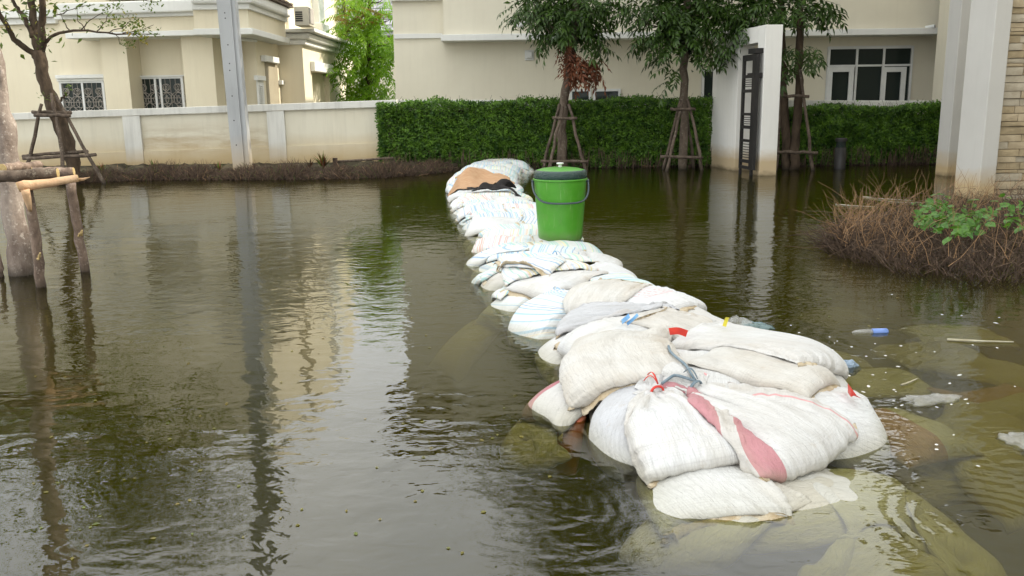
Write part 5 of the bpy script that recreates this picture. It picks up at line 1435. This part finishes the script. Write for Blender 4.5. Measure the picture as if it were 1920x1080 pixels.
# ------------------------------------------------------------------ dead grass and withered plants on the strip
def twigs(name, n, fn, mats, parent=None, label=None, origin=None, seg=4, r=.004):
    groups = {}
    for k in range(n):
        base, tip, rad, mi = fn(k)
        groups.setdefault(mi, MB())
        t = np.linspace(0, 1, seg)[:, None]; P = base * (1 - t) + tip * t
        P[1:] += np.cumsum(rng.normal(0, np.linalg.norm(tip - base) * .07, (seg - 1, 3)), 0)
        groups[mi].tube(P, np.linspace(rad, rad * .4, seg), 3, cap=False)
    for mi, g_ in groups.items(): g_.build(name, MT[mats[mi]], parent, kind='stuff')
dg = empty('dead_grass', (0, 0, 0))
sx0 = ony(120, 330, 15.6)[0]; sx1 = ony(850, 320, 16.6)[0]
fx = np.array([p[0] for p in fr_]); fy = np.array([p[1] for p in fr_])
def tw(k):
    x = rng.uniform(sx0, sx1); y0 = np.interp(x, fx, fy); off = rng.uniform(-.12, 1.0) * rng.uniform(.3, 1) if x < -1.6 else rng.uniform(-.05, .8); y = y0 + off
    h = rng.uniform(.05, .26) * (.7 + .4 * math.sin(x * 2.1) * math.sin(x * 5.3 + 1)); b = np.array([x, y, min(.14, max(0, off) * .12) - .01]); return b, b + np.array([rng.normal(0, .10), rng.normal(0, .06), h]), .004, 0 if rng.random() < .8 else 1
col.objects.unlink(dg)
for mi, nn in (('twig_dark', 8500), ('twig', 3600), ('leaf_small', 500), ('twig_orange', 500)):
    mb = MB()
    for k in range(nn):
        b, t, r_, _ = tw(k)
        m_ = (b + t) / 2 + rng.normal(0, .03, 3)
        mb.tube([b, m_, t], [r_, r_ * .8, r_ * .4], 3, cap=False)
    tag(mb.build('dead_grass', MT[mi]), kind='stuff')
def blade_plant(px, py, Y, n, h, mats, label, name='withered_plant', z=.08, spread=1.0):
    p = ony(px, py, Y); p[2] = z
    root = empty(name, p, label, 'plant')
    for mi, m_ in enumerate(mats):
        mb = MB()
        for k in range(n // len(mats)):
            a = rnd.uniform(0, 6.283); L_ = h * rnd.uniform(.6, 1.1); w = .014
            d = np.array([math.cos(a), math.sin(a), 0]); s = np.cross(d, [0, 0, 1]); lean = rnd.uniform(.15, .8) * spread
            pts = []
            for t in (0, .35, .7, 1.0):
                c = p + d * L_ * lean * t * (.4 + .6 * t) + np.array([0, 0, L_ * (t - .35 * lean * t * t)])
                ww = w * (1, .9, .6, .05)[len(pts)]
                pts.append((c - s * ww, c + s * ww))
            vs_ = [q for pr in pts for q in pr]; mb.add(vs_, [(0, 1, 3, 2), (2, 3, 5, 4), (4, 5, 7, 6)])
        mb.build('blades', MT[m_], root, kind='stuff')
    return root
blade_plant(287, 316, 16.6, 26, .26, ('leaf_dead', 'leaf_small'), 'small reddish spiky plant at the wall foot, left of the utility pole')
blade_plant(411, 316, 16.6, 22, .22, ('leaf_dead', 'leaf_small'), 'small reddish spiky plant at the foot of the utility pole, on its left')
blade_plant(476, 317, 16.6, 14, .16, ('leaf_dead', 'twig'), 'tiny reddish plant at the wall foot just right of the utility pole')
blade_plant(606, 312, 16.6, 64, .38, ('leaf_dead', 'leaf_small', 'twig'), 'largest withered reddish brown plant against the wall, right of the pole', spread=1.2)
blade_plant(581, 310, 16.6, 12, .30, ('twig', 'leaf_dead'), 'thin dry plant just left of the largest withered one')
blade_plant(192, 316, 16.5, 30, .24, ('leaf_dead', 'leaf_small'), 'low weedy plant beside the dark leaning tree by the wall')
pp = empty('loose_pipe', ony(630, 303, 16.8), 'thin dark pipe lying along the wall foot near the hedge', 'pipe')
mb = MB(); mb.tube(smoothpath([ony(628, 303, 16.8), ony(680, 300, 16.85), ony(738, 296, 16.9)], 8), .022, 8); mb.build('tube', MT['stake'], pp, True)
mb = MB(); q = ony(629, 306, 16.78); mb.box(q[0] - .04, q[0] + .04, 16.72, 16.80, q[2] - .06, q[2] + .10); mb.build('clamp', MT['twig_dark'], pp)

# ------------------------------------------------------------------ dead bush on the right, with a green vine over it
isl_f = [onz(x, y)[:2] for x, y in ((1565, 462), (1600, 485), (1700, 505), (1800, 515), (1900, 522), (2050, 535), (2300, 545))]
isl_b = [onz(x, y)[:2] for x, y in ((1572, 452), (1620, 425), (1720, 400), (1820, 388), (1950, 380), (2150, 370), (2500, 368))]
tag(bank('soil_mound', isl_f, isl_b, -.10, .02, 40, 10, .02), kind='structure')
db = empty('dead_bush', onz(1750, 500), 'low tangle of brown and orange dead twigs at the water edge on the right', 'dead shrub')
F_ = np.array(isl_f); B_ = np.array(isl_b)
def spot(margin=0.0):
    t = rng.uniform(0, 5.6); i = int(t); a = t - i; s = rng.uniform(margin, 1)
    f = F_[i] * (1 - a) + F_[i + 1] * a; b = B_[i] * (1 - a) + B_[i + 1] * a
    return f * (1 - s) + b * s, t, s
for mi, nn, hh, rr in (('twig_dark', 4600, .22, .0038), ('twig', 1300, .27, .0038), ('twig_orange', 480, .38, .0030)):
    mb = MB()
    for k in range(nn):
        p, t, s = spot(-.04); prof = min(1, .55 + t * .25) 
        h = hh * prof * rng.uniform(.35, 1.0); b = np.array([p[0], p[1], -.08])
        if mi == 'twig_orange':
            if t > 3.2 and rng.random() < .5: continue
            b[2] = rng.uniform(.05, .15)
        tip = b + np.array([rng.normal(0, .16), rng.normal(-.03, .12), h + .08])
        if mi == 'twig' and rng.random() < .35:
            b[2] = rng.uniform(.03, .25); tip = b + np.array([rng.normal(0, .3), rng.normal(0, .1), rng.normal(0, .08)])
        sg = 5; tt = np.linspace(0, 1, sg)[:, None]; P = b * (1 - tt) + tip * tt
        P[1:] += np.cumsum(rng.normal(0, .022, (sg - 1, 3)), 0)
        mb.tube(P, np.linspace(rr, rr * .35, sg), 3, cap=False)
    mb.build('twigs', MT[mi], db, kind='stuff')
vine = empty('vine', onz(1810, 440, .3), 'green heart-leaved creeper growing over the dead bush at the foot of the stone wall', 'creeper')
mb = MB()
for (w_, l_) in ((1, 1),):
    pr = [(0, 0), (.25, .38), (.55, .42), (.85, .22), (1, 0)]
    vs_ = [(0, 0, 0)]
    for (a, b) in pr[1:-1]: vs_.append((a, b, .12 * b + .02)); vs_.append((a, 0, -.03)); vs_.append((a, -b, .12 * b + .02))
    vs_.append((1.05, 0, -.08)); vs_.append((-.08, .22, .04)); vs_.append((-.08, -.22, .04))
    fs = [(0, 2, 1), (0, 3, 2), (0, 1, 11), (0, 12, 3), (1, 2, 5, 4), (2, 3, 6, 5), (4, 5, 8, 7), (5, 6, 9, 8), (7, 8, 10), (8, 9, 10)]
    mb.add(vs_, fs)
vme = bpy.data.meshes.new('leaf'); vme.from_pydata(mb.v, [], mb.f); vme.materials.append(MT['leaf_vine'])
for k in range(290):
    x = rnd.choice((rnd.gauss(1770, 30), rnd.gauss(1850, 34), rnd.gauss(1800, 18), rnd.gauss(1910, 20), rnd.gauss(1740, 18))); y = 402 + rnd.gauss(0, 16) + (14 if 1790 < x < 1830 else 0)
    if x < 1712: continue
    p = onz(x, y, .30 + rnd.uniform(-.05, .06))
    o = bpy.data.objects.new('leaf', vme); col.objects.link(o); o.parent = vine; o.location = Vector(p.tolist()) - worldloc(vine)
    s = rnd.uniform(.038, .078) * (1.5 if k % 13 == 0 else 1); o.scale = (s, s, s); o.rotation_euler = (rnd.uniform(-.5, .9), rnd.uniform(-.3, .9), rnd.uniform(3.4, 6.0))
mb = MB()
for k in range(14):
    a = onz(rnd.uniform(1710, 1900), rnd.uniform(390, 440), .28); b = onz(rnd.uniform(1710, 1900), rnd.uniform(390, 440), .28)
    mb.tube(smoothpath([a, (a + b) / 2 + np.array([0, 0, .06]), b], 8), .003, 4)
mb.build('stems', MT['leaf_small'], vine, kind='stuff')
# ------------------------------------------------------------------ utility pole
PY = 16.35
pole = empty('utility_pole', ony(450, 322, PY), 'square grey concrete utility pole standing in front of the left wall', 'utility pole')
pb = ony(437, 320, PY); pe_ = ony(459, 320, PY); top_l = ony(405, 0, PY); top_r = ony(432, 0, PY)
zt = top_l[2]
def polebox(xl, xr, xl2, xr2, y0, y1, z0, z1):
    # extrapolate taper up to the full height of the pole
    H = 9.0; f = (H - z0) / (z1 - z0)
    xa, xb = xl + (xl2 - xl) * f, xr + (xr2 - xr) * f
    return [(xl, y0, z0), (xr, y0, z0), (xr, y1, z0), (xl, y1, z0), (xa, y0 + .03, H), (xb, y0 + .03, H), (xb, y1 - .03, H), (xa, y1 - .03, H)]
z0 = pb[2]
ext = (z0 + .6) / (zt - z0)
xl0, xr0 = pb[0] - (top_l[0] - pb[0]) * ext, pe_[0] - (top_r[0] - pe_[0]) * ext
mb = MB(); mb.box8(polebox(xl0, xr0, top_l[0], top_r[0], PY, PY + .20, -.6, zt)); mb.build('shaft', MT['concrete'], pole, bevel=.008)
mb = MB(); mb.box8(polebox(xr0 + .001, xr0 + .04, top_r[0] + .001, top_r[0] + .03, PY + .025, PY + .18, -.6, zt)); mb.build('groove_side', MT['concrete'], pole)
mb = MB(); mb.box8(polebox(xr0 + .041, xr0 + .105, top_r[0] + .031, top_r[0] + .075, PY, PY + .20, -.6, zt)); mb.build('flange', MT['concrete'], pole, bevel=.006)
for (x, y) in ((421, 24), (422, 34), (427, 84), (430, 119), (430.5, 132), (435, 180), (438.5, 226), (443, 272), (446, 317)):
    c = ony(x, y, PY - .002)
    yy = PY + .03 * (c[2] + .6) / 9.6
    mb = MB(); mb.tube([(c[0], yy - .002, c[2]), (c[0], yy + .01, c[2])], .012, 10); mb.build('painted_bolt_hole', MT['black'], pole)  # dark disc on the face, paints the shade inside a hole

# ------------------------------------------------------------------ white gateway with its black gate
gx_n = ony(1424, 324, 15.0); gx_f = ony(1331, 309, 17.3)
gf = Face((gx_f[0], 17.3), (gx_n[0], 15.0))
gw = empty('gateway', (gx_n[0], 15.0, 0), 'white gateway wall with a doorway through it, right of the staked trees', 'gateway')
TH = 0.30
uo0 = gf.uz(1381, 200)[0]; uo1 = gf.uz(1416, 200)[0]
ztop = ony(1448, 46, 15.0)[2]; zlin = gf.uz(1400, 83)[1]
mb = MB(); gf.box(mb, 0, uo0, -.6, ztop, -TH, 0); mb.build('wall', MT['gatewhite'], gw, bevel=.008)
mb = MB(); gf.box(mb, uo0 + .001, uo1 - .001, zlin, ztop - .001, -TH + .001, -.001); mb.build('lintel', MT['gatewhite'], gw)
mb = MB(); gf.box(mb, uo1, gf.len, -.6, ztop, -TH, 0); mb.build('pillar', MT['gatewhite'], gw, bevel=.008)
# the wall's far return behind
gate = empty('gate', gf.P(gf.uz(1405, 300)[0], 0, .1), 'narrow black metal gate leaf standing open in the white gateway', 'gate')
ga, gb2 = gf.uz(1391, 200, .10)[0], gf.uz(1419, 200, .10)[0]
zb_, zt2 = gf.uz(1405, 318, .10)[1], gf.uz(1405, 103, .10)[1]
gh = zt2 - zb_
def gbox(name, u0_, u1_, z0, z1, n0=.08, n1=.12):
    mb = MB(); gf.box(mb, u0_, u1_, z0, z1, n0, n1); return mb.build(name, MT['black'], gate)
gbox('stile', ga, ga + .07, zb_, zt2); gbox('stile', gb2 - .18, gb2 - .02, zb_, zt2, .07, .13)
def zpy(y): return zt2 - gh * (y - 103) / 215.0
for (y0, y1) in ((103, 114), (140, 146), (167, 173), (211, 216), (235, 241), (261, 266), (300, 306), (312, 318)):
    gbox('rail', ga + .071, gb2 - .181, zpy(y1), zpy(y0))
for y in (149, 153, 157, 161, 219, 223, 227, 231, 270, 275, 280, 285, 290, 295):
    gbox('bar', ga + .071, gb2 - .181, zpy(y + 1.2), zpy(y), .09, .11)
for y in (95, 141):
    z = gf.uz(1424, y, .05)[1]; mb = MB(); gf.box(mb, gb2 - .05, gf.len - .35, z - .04, z + .04, .001, .14); mb.build('hinge', MT['black'], gate)
gbox('foot', ga + .02, ga + .06, zb_ - .35, zb_ - .001); gbox('foot', gb2 - .15, gb2 - .09, zb_ - .35, zb_ - .001)

# ------------------------------------------------------------------ bollard lamp
bo = onz(1574, 316); bl = empty('bollard_lamp', bo, 'short black bollard lamp standing in the water before the right hedge', 'lamp')
zb_t = ony(1574, 262, bo[1])[2]
mb = MB(); mb.lathe((bo[0], bo[1], 0), [(0, -.5), (.10, -.5), (.10, zb_t - .14), (.0, zb_t - .139)], 20); mb.build('post', MT['black'], bl, True)
mb = MB(); mb.lathe((bo[0], bo[1], 0), [(.085, zb_t - .138), (.085, zb_t - .03)], 20); mb.build('lens', MT['glass'], bl, True)
mb = MB(); mb.lathe((bo[0], bo[1], 0), [(0, zb_t - .031), (.105, zb_t - .03), (.105, zb_t + .02), (.09, zb_t + .03), (0, zb_t + .032)], 20); mb.build('cap', MT['black'], bl)

# ------------------------------------------------------------------ right-hand columns and the stone wall
def colbox(name, x0, x1, y0, y1, z1, label):
    root = empty(name, (x0, y0, 0), label, 'column')
    mb = MB(); mb.box(x0, x1, y0, y1, -.6, z1); mb.build('shaft', MT['column'], root, bevel=.012)
    return root
a = ony(1833, 376, 11.0)
colbox('column', a[0], ony(1863, 376, 11.0)[0], 11.0, 11.62, 3.9, 'nearer square white column beside the stone wall')
b = ony(1775, 326, 14.4)
colbox('column', b[0], b[0] + .55, 14.4, 14.8, 3.9, 'farther square column seen behind the nearer one, with a brown tide mark')
ca_ = ony(1863, 376, 11.06)
sw = empty('stone_clad_house', (ca_[0], 11.1, 0), 'house whose end wall is clad in rough tan stone at the right edge', 'house')
mb = MB(); mb.box(ca_[0] + .004, ca_[0] + 2.6, 11.16, 11.7, -.6, 3.7); mb.build('backing', MT['soil'] if False else MT['joint'], sw)
# unseen body of that house, added and sized to keep the foreground in shade
mb = MB(); mb.box(7.9, 16, -9, 11.15, -.6, 8.6); mb.build('side_wall', MT['cream_r'], sw)
mb = MB(); mb.box(7.91, 16, 11.71, 15.6, -.6, 8.6); mb.build('side_wall', MT['cream_r'], sw)
mb = MB(); mb.box(9.4, 16, 15.61, 20.0, -.6, 8.6); mb.build('side_wall', MT['cream_r'], sw)
mb = MB(); mb.box(7.5, 16.4, -9.4, 15.9, 8.61, 9.3); mb.build('roof', MT['tile_brown'], sw)
mb = MB(); mb.box(9.1, 16.4, 15.901, 20.3, 8.61, 9.3); mb.build('roof', MT['tile_brown'], sw)
z = -.1; sm = [MT['stone_a'], MT['stone_b'], MT['stone_c']]
while z < 3.5:
    h = rnd.choice((.045, .06, .075, .09, .10)); x = ca_[0] + .006 + rnd.uniform(0, .03)
    while x < ca_[0] + 1.25:
        w_ = rnd.uniform(.12, .38); d = rnd.uniform(.0, .035); y0 = 11.13 - d
        mb = MB(); j = lambda: rnd.uniform(-.006, .006)
        x1, z1 = x + w_ - .003, z + h - .003
        xm, zm = (x + x1) / 2 + j() * 3, (z + z1) / 2 + j()
        vs_ = [(x, 11.17, z), (x1, 11.17, z), (x1, 11.17, z1), (x, 11.17, z1), (x + abs(j()), y0 + .012, z + abs(j())), (x1 - abs(j()), y0 + .010 + j(), z + abs(j())), (x1 - abs(j()), y0 + .012, z1 - abs(j())), (x + abs(j()), y0 + .014 + j(), z1 - abs(j())), (xm, y0 + .006 + j(), zm)]
        mb.add(vs_, [(0, 1, 5, 4), (1, 2, 6, 5), (2, 3, 7, 6), (3, 0, 4, 7), (4, 5, 8), (5, 6, 8), (6, 7, 8), (7, 4, 8), (3, 2, 1, 0)])
        mb.build('stone', rnd.choice(sm), sw)
        x += w_
    z += h

# ------------------------------------------------------------------ the green bucket on the dam
def topz(x, y, r=.10):
    i, j = int((x - HX0) / HR), int((y - HY0) / HR); k = int(r / HR)
    return float(np.percentile(HF[i - k:i + k, j - k:j + k], 60))
bc = onz(1052, 449, .33)
bz = topz(bc[0], bc[1] + .1) - .04
bc = onz(1052, 452, bz); bx, by = bc[0], bc[1] + .12
bk = empty('water_cooler', (bx, by, bz), 'bright green lidded bucket with a dark handle standing on the sandbags', 'bucket')
ptop = ony(1056, 335, by)[2] - bz; sc_ = math.hypot(bx, by) * 1.0 / 6.4
r1, r2 = 49.0 / 1650 * (by * .978 + .2), 41.0 / 1650 * (by * .978 + .2)
mb = MB(); prof = [(0, .0), (r2 - .01, .0), (r2, .012)] + [(r2 + (r1 - r2) * t, .012 + (ptop - .012) * t) for t in np.linspace(.1, 1, 10)]
mb.lathe((bx, by, bz), prof, 48); mb.build('body', MT['green_plastic'], bk, True)
mb = MB(); mb.lathe((bx, by, bz), [(r1, ptop - .012), (r1 + .008, ptop - .010), (r1 + .008, ptop + .006), (r1 - .002, ptop + .007)], 48); mb.build('rim', MT['green_plastic'], bk, True)
mb = MB(); mb.lathe((bx, by, bz), [(r1 - .003, ptop + .0075), (r1 + .004, ptop + .010), (r1 + .002, ptop + .065), (r1 - .012, ptop + .078), (r1 - .02, ptop + .080)], 48); mb.build('lid_band', MT['smoke_plastic'], bk, True)
mb = MB(); mb.lathe((bx, by, bz), [(r1 - .021, ptop + .078), (r1 * .7, ptop + .093), (r1 * .35, ptop + .102), (0, ptop + .104)], 48); mb.build('lid', MT['green_plastic'], bk, True)
mb = MB(); mb.lathe((bx, by, bz), [(.018, ptop + .100), (.014, ptop + .125), (.030, ptop + .130), (.034, ptop + .136), (.030, ptop + .141), (0, ptop + .142)], 20); mb.build('knob', MT['frame'], bk, True)
hz = ptop - .02
pts = [(bx - r1 - .012, by, bz + hz)]
for (u, zz, yy) in ((-1.04, -.06, -.08), (-.92, -.12, -.13), (-.72, -.165, -.17), (-.35, -.172, -.205), (0, -.172, -.215), (.4, -.172, -.205), (.80, -.168, -.16), (.97, -.12, -.12), (1.04, -.06, -.06)):
    pts.append((bx + u * r1 * 1.02, by + yy * r1 / .19, bz + hz + zz))
pts.append((bx + r1 + .012, by, bz + hz))
mb = MB(); mb.tube(smoothpath(pts, 26), .0095, 8, flat=.8); mb.build('handle', MT['dark_plastic'], bk, True)
for s in (-1, 1):
    mb = MB(); mb.tube([(bx + s * (r1 - .004), by, bz + hz), (bx + s * (r1 + .022), by, bz + hz)], .014, 10); mb.build('pivot', MT['dark_plastic'], bk)

# ------------------------------------------------------------------ cloths thrown on the far sacks
def cloth(name, label, px, py, w_, d_, mat, humps, seed, zadd=.03, th=.006):
    r = np.random.default_rng(seed)
    c = onz(px, py, .32); n, m_ = 28, 20
    U, V = np.meshgrid(np.linspace(-.5, .5, n), np.linspace(-.5, .5, m_), indexing='ij')
    X = c[0] + U * w_ * (1 + .25 * np.sin(V * 7 + seed)) + .05 * np.sin(V * 11); Y = c[1] + V * d_ * (1 + .3 * np.sin(U * 5 + seed))
    Z = hsample(X, Y) + zadd
    for (hu, hv, hw, hh) in humps: Z += hh * np.exp(-(((U - hu) ** 2 + (V - hv) ** 2 * 1.5) / hw ** 2))
    Z += .010 * np.sin(U * 13 + 3 * np.sin(V * 6)) + .007 * np.sin(V * 17 + 2 * U * 7)
    P = np.stack([X, Y, Z], -1)
    vs_ = P.reshape(-1, 3); fs = [(i * m_ + j, (i + 1) * m_ + j, (i + 1) * m_ + j + 1, i * m_ + j + 1) for i in range(n - 1) for j in range(m_ - 1)]
    o = mesh_obj(name, vs_, fs, SK[mat], None, True, None, c)
    md = o.modifiers.new('thick', 'SOLIDIFY'); md.thickness = th
    tag(o, label, 'cloth'); return o
cloth('brown_cloth', 'rumpled orange-brown cloth on the far sandbags, peaked at its left', 905, 322, .75, .9, 'brown', ((-.18, 0, .22, .20), (.25, .1, .3, .08)), 3)
cloth('black_cloth', 'crumpled black cloth lying on the far sandbags', 925, 335, .50, .5, 'blackcloth', ((.35, 0, .18, .14), (-.25, 0, .22, .10)), 5, .05)

# ------------------------------------------------------------------ scraps, ties, floating rubbish
def ribbon(name, label, cat, pxs, z, w_, mat, group=None, th=.002):
    pts = [onz(x, y, z + dz) for x, y, dz in pxs]
    P = smoothpath(pts, 10); t, ns, bs = frames(P); mb = MB()
    for k in range(9):
        tw_ = math.sin(k * .8) * .5
        a, b = bs[k] * w_ / 2, bs[k + 1] * w_ / 2
        mb.box8([P[k] - a, P[k] + a, P[k + 1] + b, P[k + 1] - b, P[k] - a + ns[k] * th + (0, 0, th), P[k] + a + (0, 0, th), P[k + 1] + b + (0, 0, th), P[k + 1] - b + (0, 0, th)])
    o = mb.build(name, MT[mat], None, False, origin=P[0]); return tag(o, label, cat, group)
def hz_(x, y, zg):
    p = onz(x, y, zg)
    for _ in range(6): p = onz(x, y, float(hsample(np.array([p[0]]), np.array([p[1]]))[0]) + .012)
    return p[2]
for (n_, lb, pxs, w_, m_) in (
    ('plastic_tie', 'short blue plastic strip standing on the flat white sandbag, left one', ((1166, 604, .0), (1174, 598, .03), (1180, 592, .05)), .022, 'tie_blue'),
    ('plastic_tie', 'long slanting blue plastic strip on the flat white sandbag', ((1176, 608, .0), (1186, 600, .03), (1196, 590, .06)), .014, 'tie_blue'),
    ('plastic_tie', 'salmon string hanging over the yellow and blue striped sandbag', ((1034, 470, .01), (1038, 490, .01), (1026, 506, .01)), .010, 'tie_pink'),
    ('plastic_tie', 'yellow plastic strip on the right shoulder of the dam beside the clear bag', ((1358, 612, 0), (1362, 600, .03), (1364, 596, .05)), .018, 'tie_yellow'),
    ('plastic_tie', 'bright red plastic scrap on top of the pile behind the blue-grey cord', ((1255, 622, .0), (1272, 620, .012), (1288, 626, .0)), .032, 'tie_red'),
    ('plastic_tie', 'small red plastic scrap on the right slope, on the clean white corner sandbag', ((1590, 728, .01), (1597, 738, .02), (1606, 744, .0)), .035, 'tie_red'),
):
    z = hz_(pxs[0][0], pxs[0][1], .25)
    ribbon(n_, lb, 'plastic strip' if n_ != 'cord' else 'cord', pxs, z, w_, m_)

def neckpos(S, nk):
    P = S[1]; return P[:, int(round(nk * (P.shape[1] - 1)))].reshape(-1, 3).mean(0)
def cord(label, pts, r=.007, lift=.012):
    P = smoothpath(pts, 18); h = hsample(P[:, 0], P[:, 1]); P[:, 2] = np.maximum(P[:, 2], h + lift)
    P[1:-1, 2] = (P[:-2, 2] + P[1:-1, 2] * 2 + P[2:, 2]) / 4
    mb = MB(); mb.tube(P, r, 6); o = mb.build('cord', MT['rope'], None, True, origin=P[0]); return tag(o, label, 'cord', 'blue-grey cords tying the front sandbags')
cn, bn_ = neckpos(CSACK, .84), neckpos(BSACK, .86)
cord('blue-grey cord stretched from the topmost front sandbag to the knotted one on its left', [cn + (0, 0, .03), (cn + bn_) / 2 + (0, .05, .05), bn_ + (.02, .02, .03)], .006)
cord('blue-grey cord running back over the pile from the gathered neck of the topmost sandbag', [cn + (0, 0, .03), cn + (-.02, .10, .06), cn + (-.06, .24, .05), cn + (-.05, .34, .02)], .006)

def blob(name, label, cat, px, py, z, rx, ry, rz, mat, seed=0, rot=0.0, rough=.4, n=30, m_=16):
    r = np.random.default_rng(seed); c = onz(px, py, z); vs_ = []; fs = []
    ca_2, sa_2 = math.cos(rot), math.sin(rot)
    ph = r.uniform(0, 6, 8)
    for i in range(m_ + 1):
        th = math.pi * i / m_
        for j in range(n):
            a = 2 * math.pi * j / n
            k = 1 + rough * (math.sin(3 * a + ph[0] + 2 * th) * .5 + math.sin(5 * a - 3 * th + ph[1]) * .35 + math.sin(9 * a + 4 * th + ph[2]) * .3 + math.sin(17 * a - 9 * th + ph[3]) * .15) * math.sin(th)
            x, y = rx * math.sin(th) * math.cos(a) * k, ry * math.sin(th) * math.sin(a) * k
            vs_.append((c[0] + x * ca_2 - y * sa_2, c[1] + x * sa_2 + y * ca_2, c[2] + rz * math.cos(th) * k))
    for i in range(m_):
        for j in range(n):
            j2 = (j + 1) % n; fs.append((i * n + j, (i + 1) * n + j, (i + 1) * n + j2, i * n + j2))
    o = mesh_obj(name, vs_, fs, MT[mat], None, True, None, c); return tag(o, label, cat)
blob('plastic_bag', 'clear crumpled plastic bag floating against the right side of the dam', 'plastic bag', 1385, 610, .0, .075, .10, .045, 'clear_plastic', 2)
blob('plastic_bag', 'bluish plastic bag half sunk beside the clear one', 'plastic bag', 1412, 614, .0, .09, .09, .03, 'bag_blue', 3)
blob('plastic_bag', 'torn clear plastic draped over the pink banded sack in the water', 'plastic bag', 1742, 750, .005, .12, .05, .02, 'clear_plastic', 5, .2)
blob('plastic_bag', 'small clear plastic bag at the right edge of the water', 'plastic bag', 1912, 828, .0, .06, .08, .02, 'clear_plastic', 6)
blob('plastic_bag', 'pale blue plastic tip poking out of the water right of the dam', 'plastic bag', 1590, 690, -.01, .05, .02, .04, 'tie_pale', 7)
blob('food_wrapper', 'orange and yellow wrapper floating before the long hedge', 'wrapper', 1217, 311, .01, .13, .06, .02, 'orange_wrap', 8)
bt_ = empty('plastic_bottle', onz(1640, 624, .0), 'small clear plastic bottle with a blue end floating right of the dam', 'bottle')
a = onz(1598, 624, .0); b = onz(1664, 622, .0); d = (b - a) / np.linalg.norm(b - a)
mb = MB(); mb.tube([a, a + d * .015, a + d * .05, b - d * .09], [.008, .014, .019, .019], 12); mb.build('bottle_body', MT['clear_plastic'], bt_, True)
mb = MB(); mb.tube([b - d * .088, b - d * .01, b], [.021, .021, .016], 12); mb.build('label_band', MT['tie_blue2'], bt_, True)
for (x0, y0, x1, y1, r_, lb) in ((1618, 369, 1712, 376, .009, 'upper pale stick floating behind the dead bush'), (1567, 383, 1645, 388, .008, 'lower pale stick floating left of the dead bush'), (1660, 378, 1740, 380, .006, 'thin pale stick floating just behind the dead bush'), (1776, 637, 1900, 641, .008, 'thin grey reed floating at the right edge'), (1690, 722, 1720, 710, .006, 'yellow straw sticking out beside the pink banded sack')):
    P = smoothpath([onz(x0, y0, .006), onz((x0 + x1) / 2, (y0 + y1) / 2 + .8, .01), onz(x1, y1, .006)], 8)
    mb = MB(); mb.tube(P, np.linspace(r_, r_ * .5, 8), 6, rough=.15); tag(mb.build('floating_stick', MT['reed'], None, True, origin=P[0]), lb, 'stick')
# specks of foam and small leaves on the water
mb = MB()
for k in range(60):
    x, y = (rnd.gauss(1650, 90), rnd.gauss(690, 60)) if k % 2 else (rnd.uniform(1430, 1910), rnd.uniform(590, 880))
    if x < 1420 + (y - 600) * .9 + 20: continue
    c = onz(x, y, .001); s = rnd.uniform(.003, .008); e = rnd.uniform(1, 2.4); a = rnd.uniform(0, 3)
    pts = [(c[0] + s * e * math.cos(t) * math.cos(a) - s * math.sin(t) * math.sin(a), c[1] + s * e * math.cos(t) * math.sin(a) + s * math.sin(t) * math.cos(a)) for t in np.linspace(0, 5.24, 6)]
    mb.add([(p[0], p[1], .0005) for p in pts] + [(c[0], c[1], .003)], [(i, (i + 1) % 6, 6) for i in range(6)])
tag(mb.build('foam_specks', MT['foam']), kind='stuff')
mb = MB()
for k in range(260):
    x, y = (rnd.uniform(1120, 1700), rnd.uniform(420, 620)) if k % 2 else (rnd.uniform(60, 1100), rnd.uniform(400, 1050))
    c = onz(x, y, .002); s = rnd.uniform(.004, .008); a = rnd.uniform(0, 6)
    mb.add([(c[0] + s * 1.6 * math.cos(a), c[1] + s * 1.6 * math.sin(a), .002), (c[0] - s * math.sin(a), c[1] + s * math.cos(a), .003), (c[0] - s * 1.6 * math.cos(a), c[1] - s * 1.6 * math.sin(a), .002), (c[0] + s * math.sin(a), c[1] - s * math.cos(a), .003)], [(0, 1, 2, 3)])
tag(mb.build('floating_bits', MT['leaf_yellow']), kind='stuff')
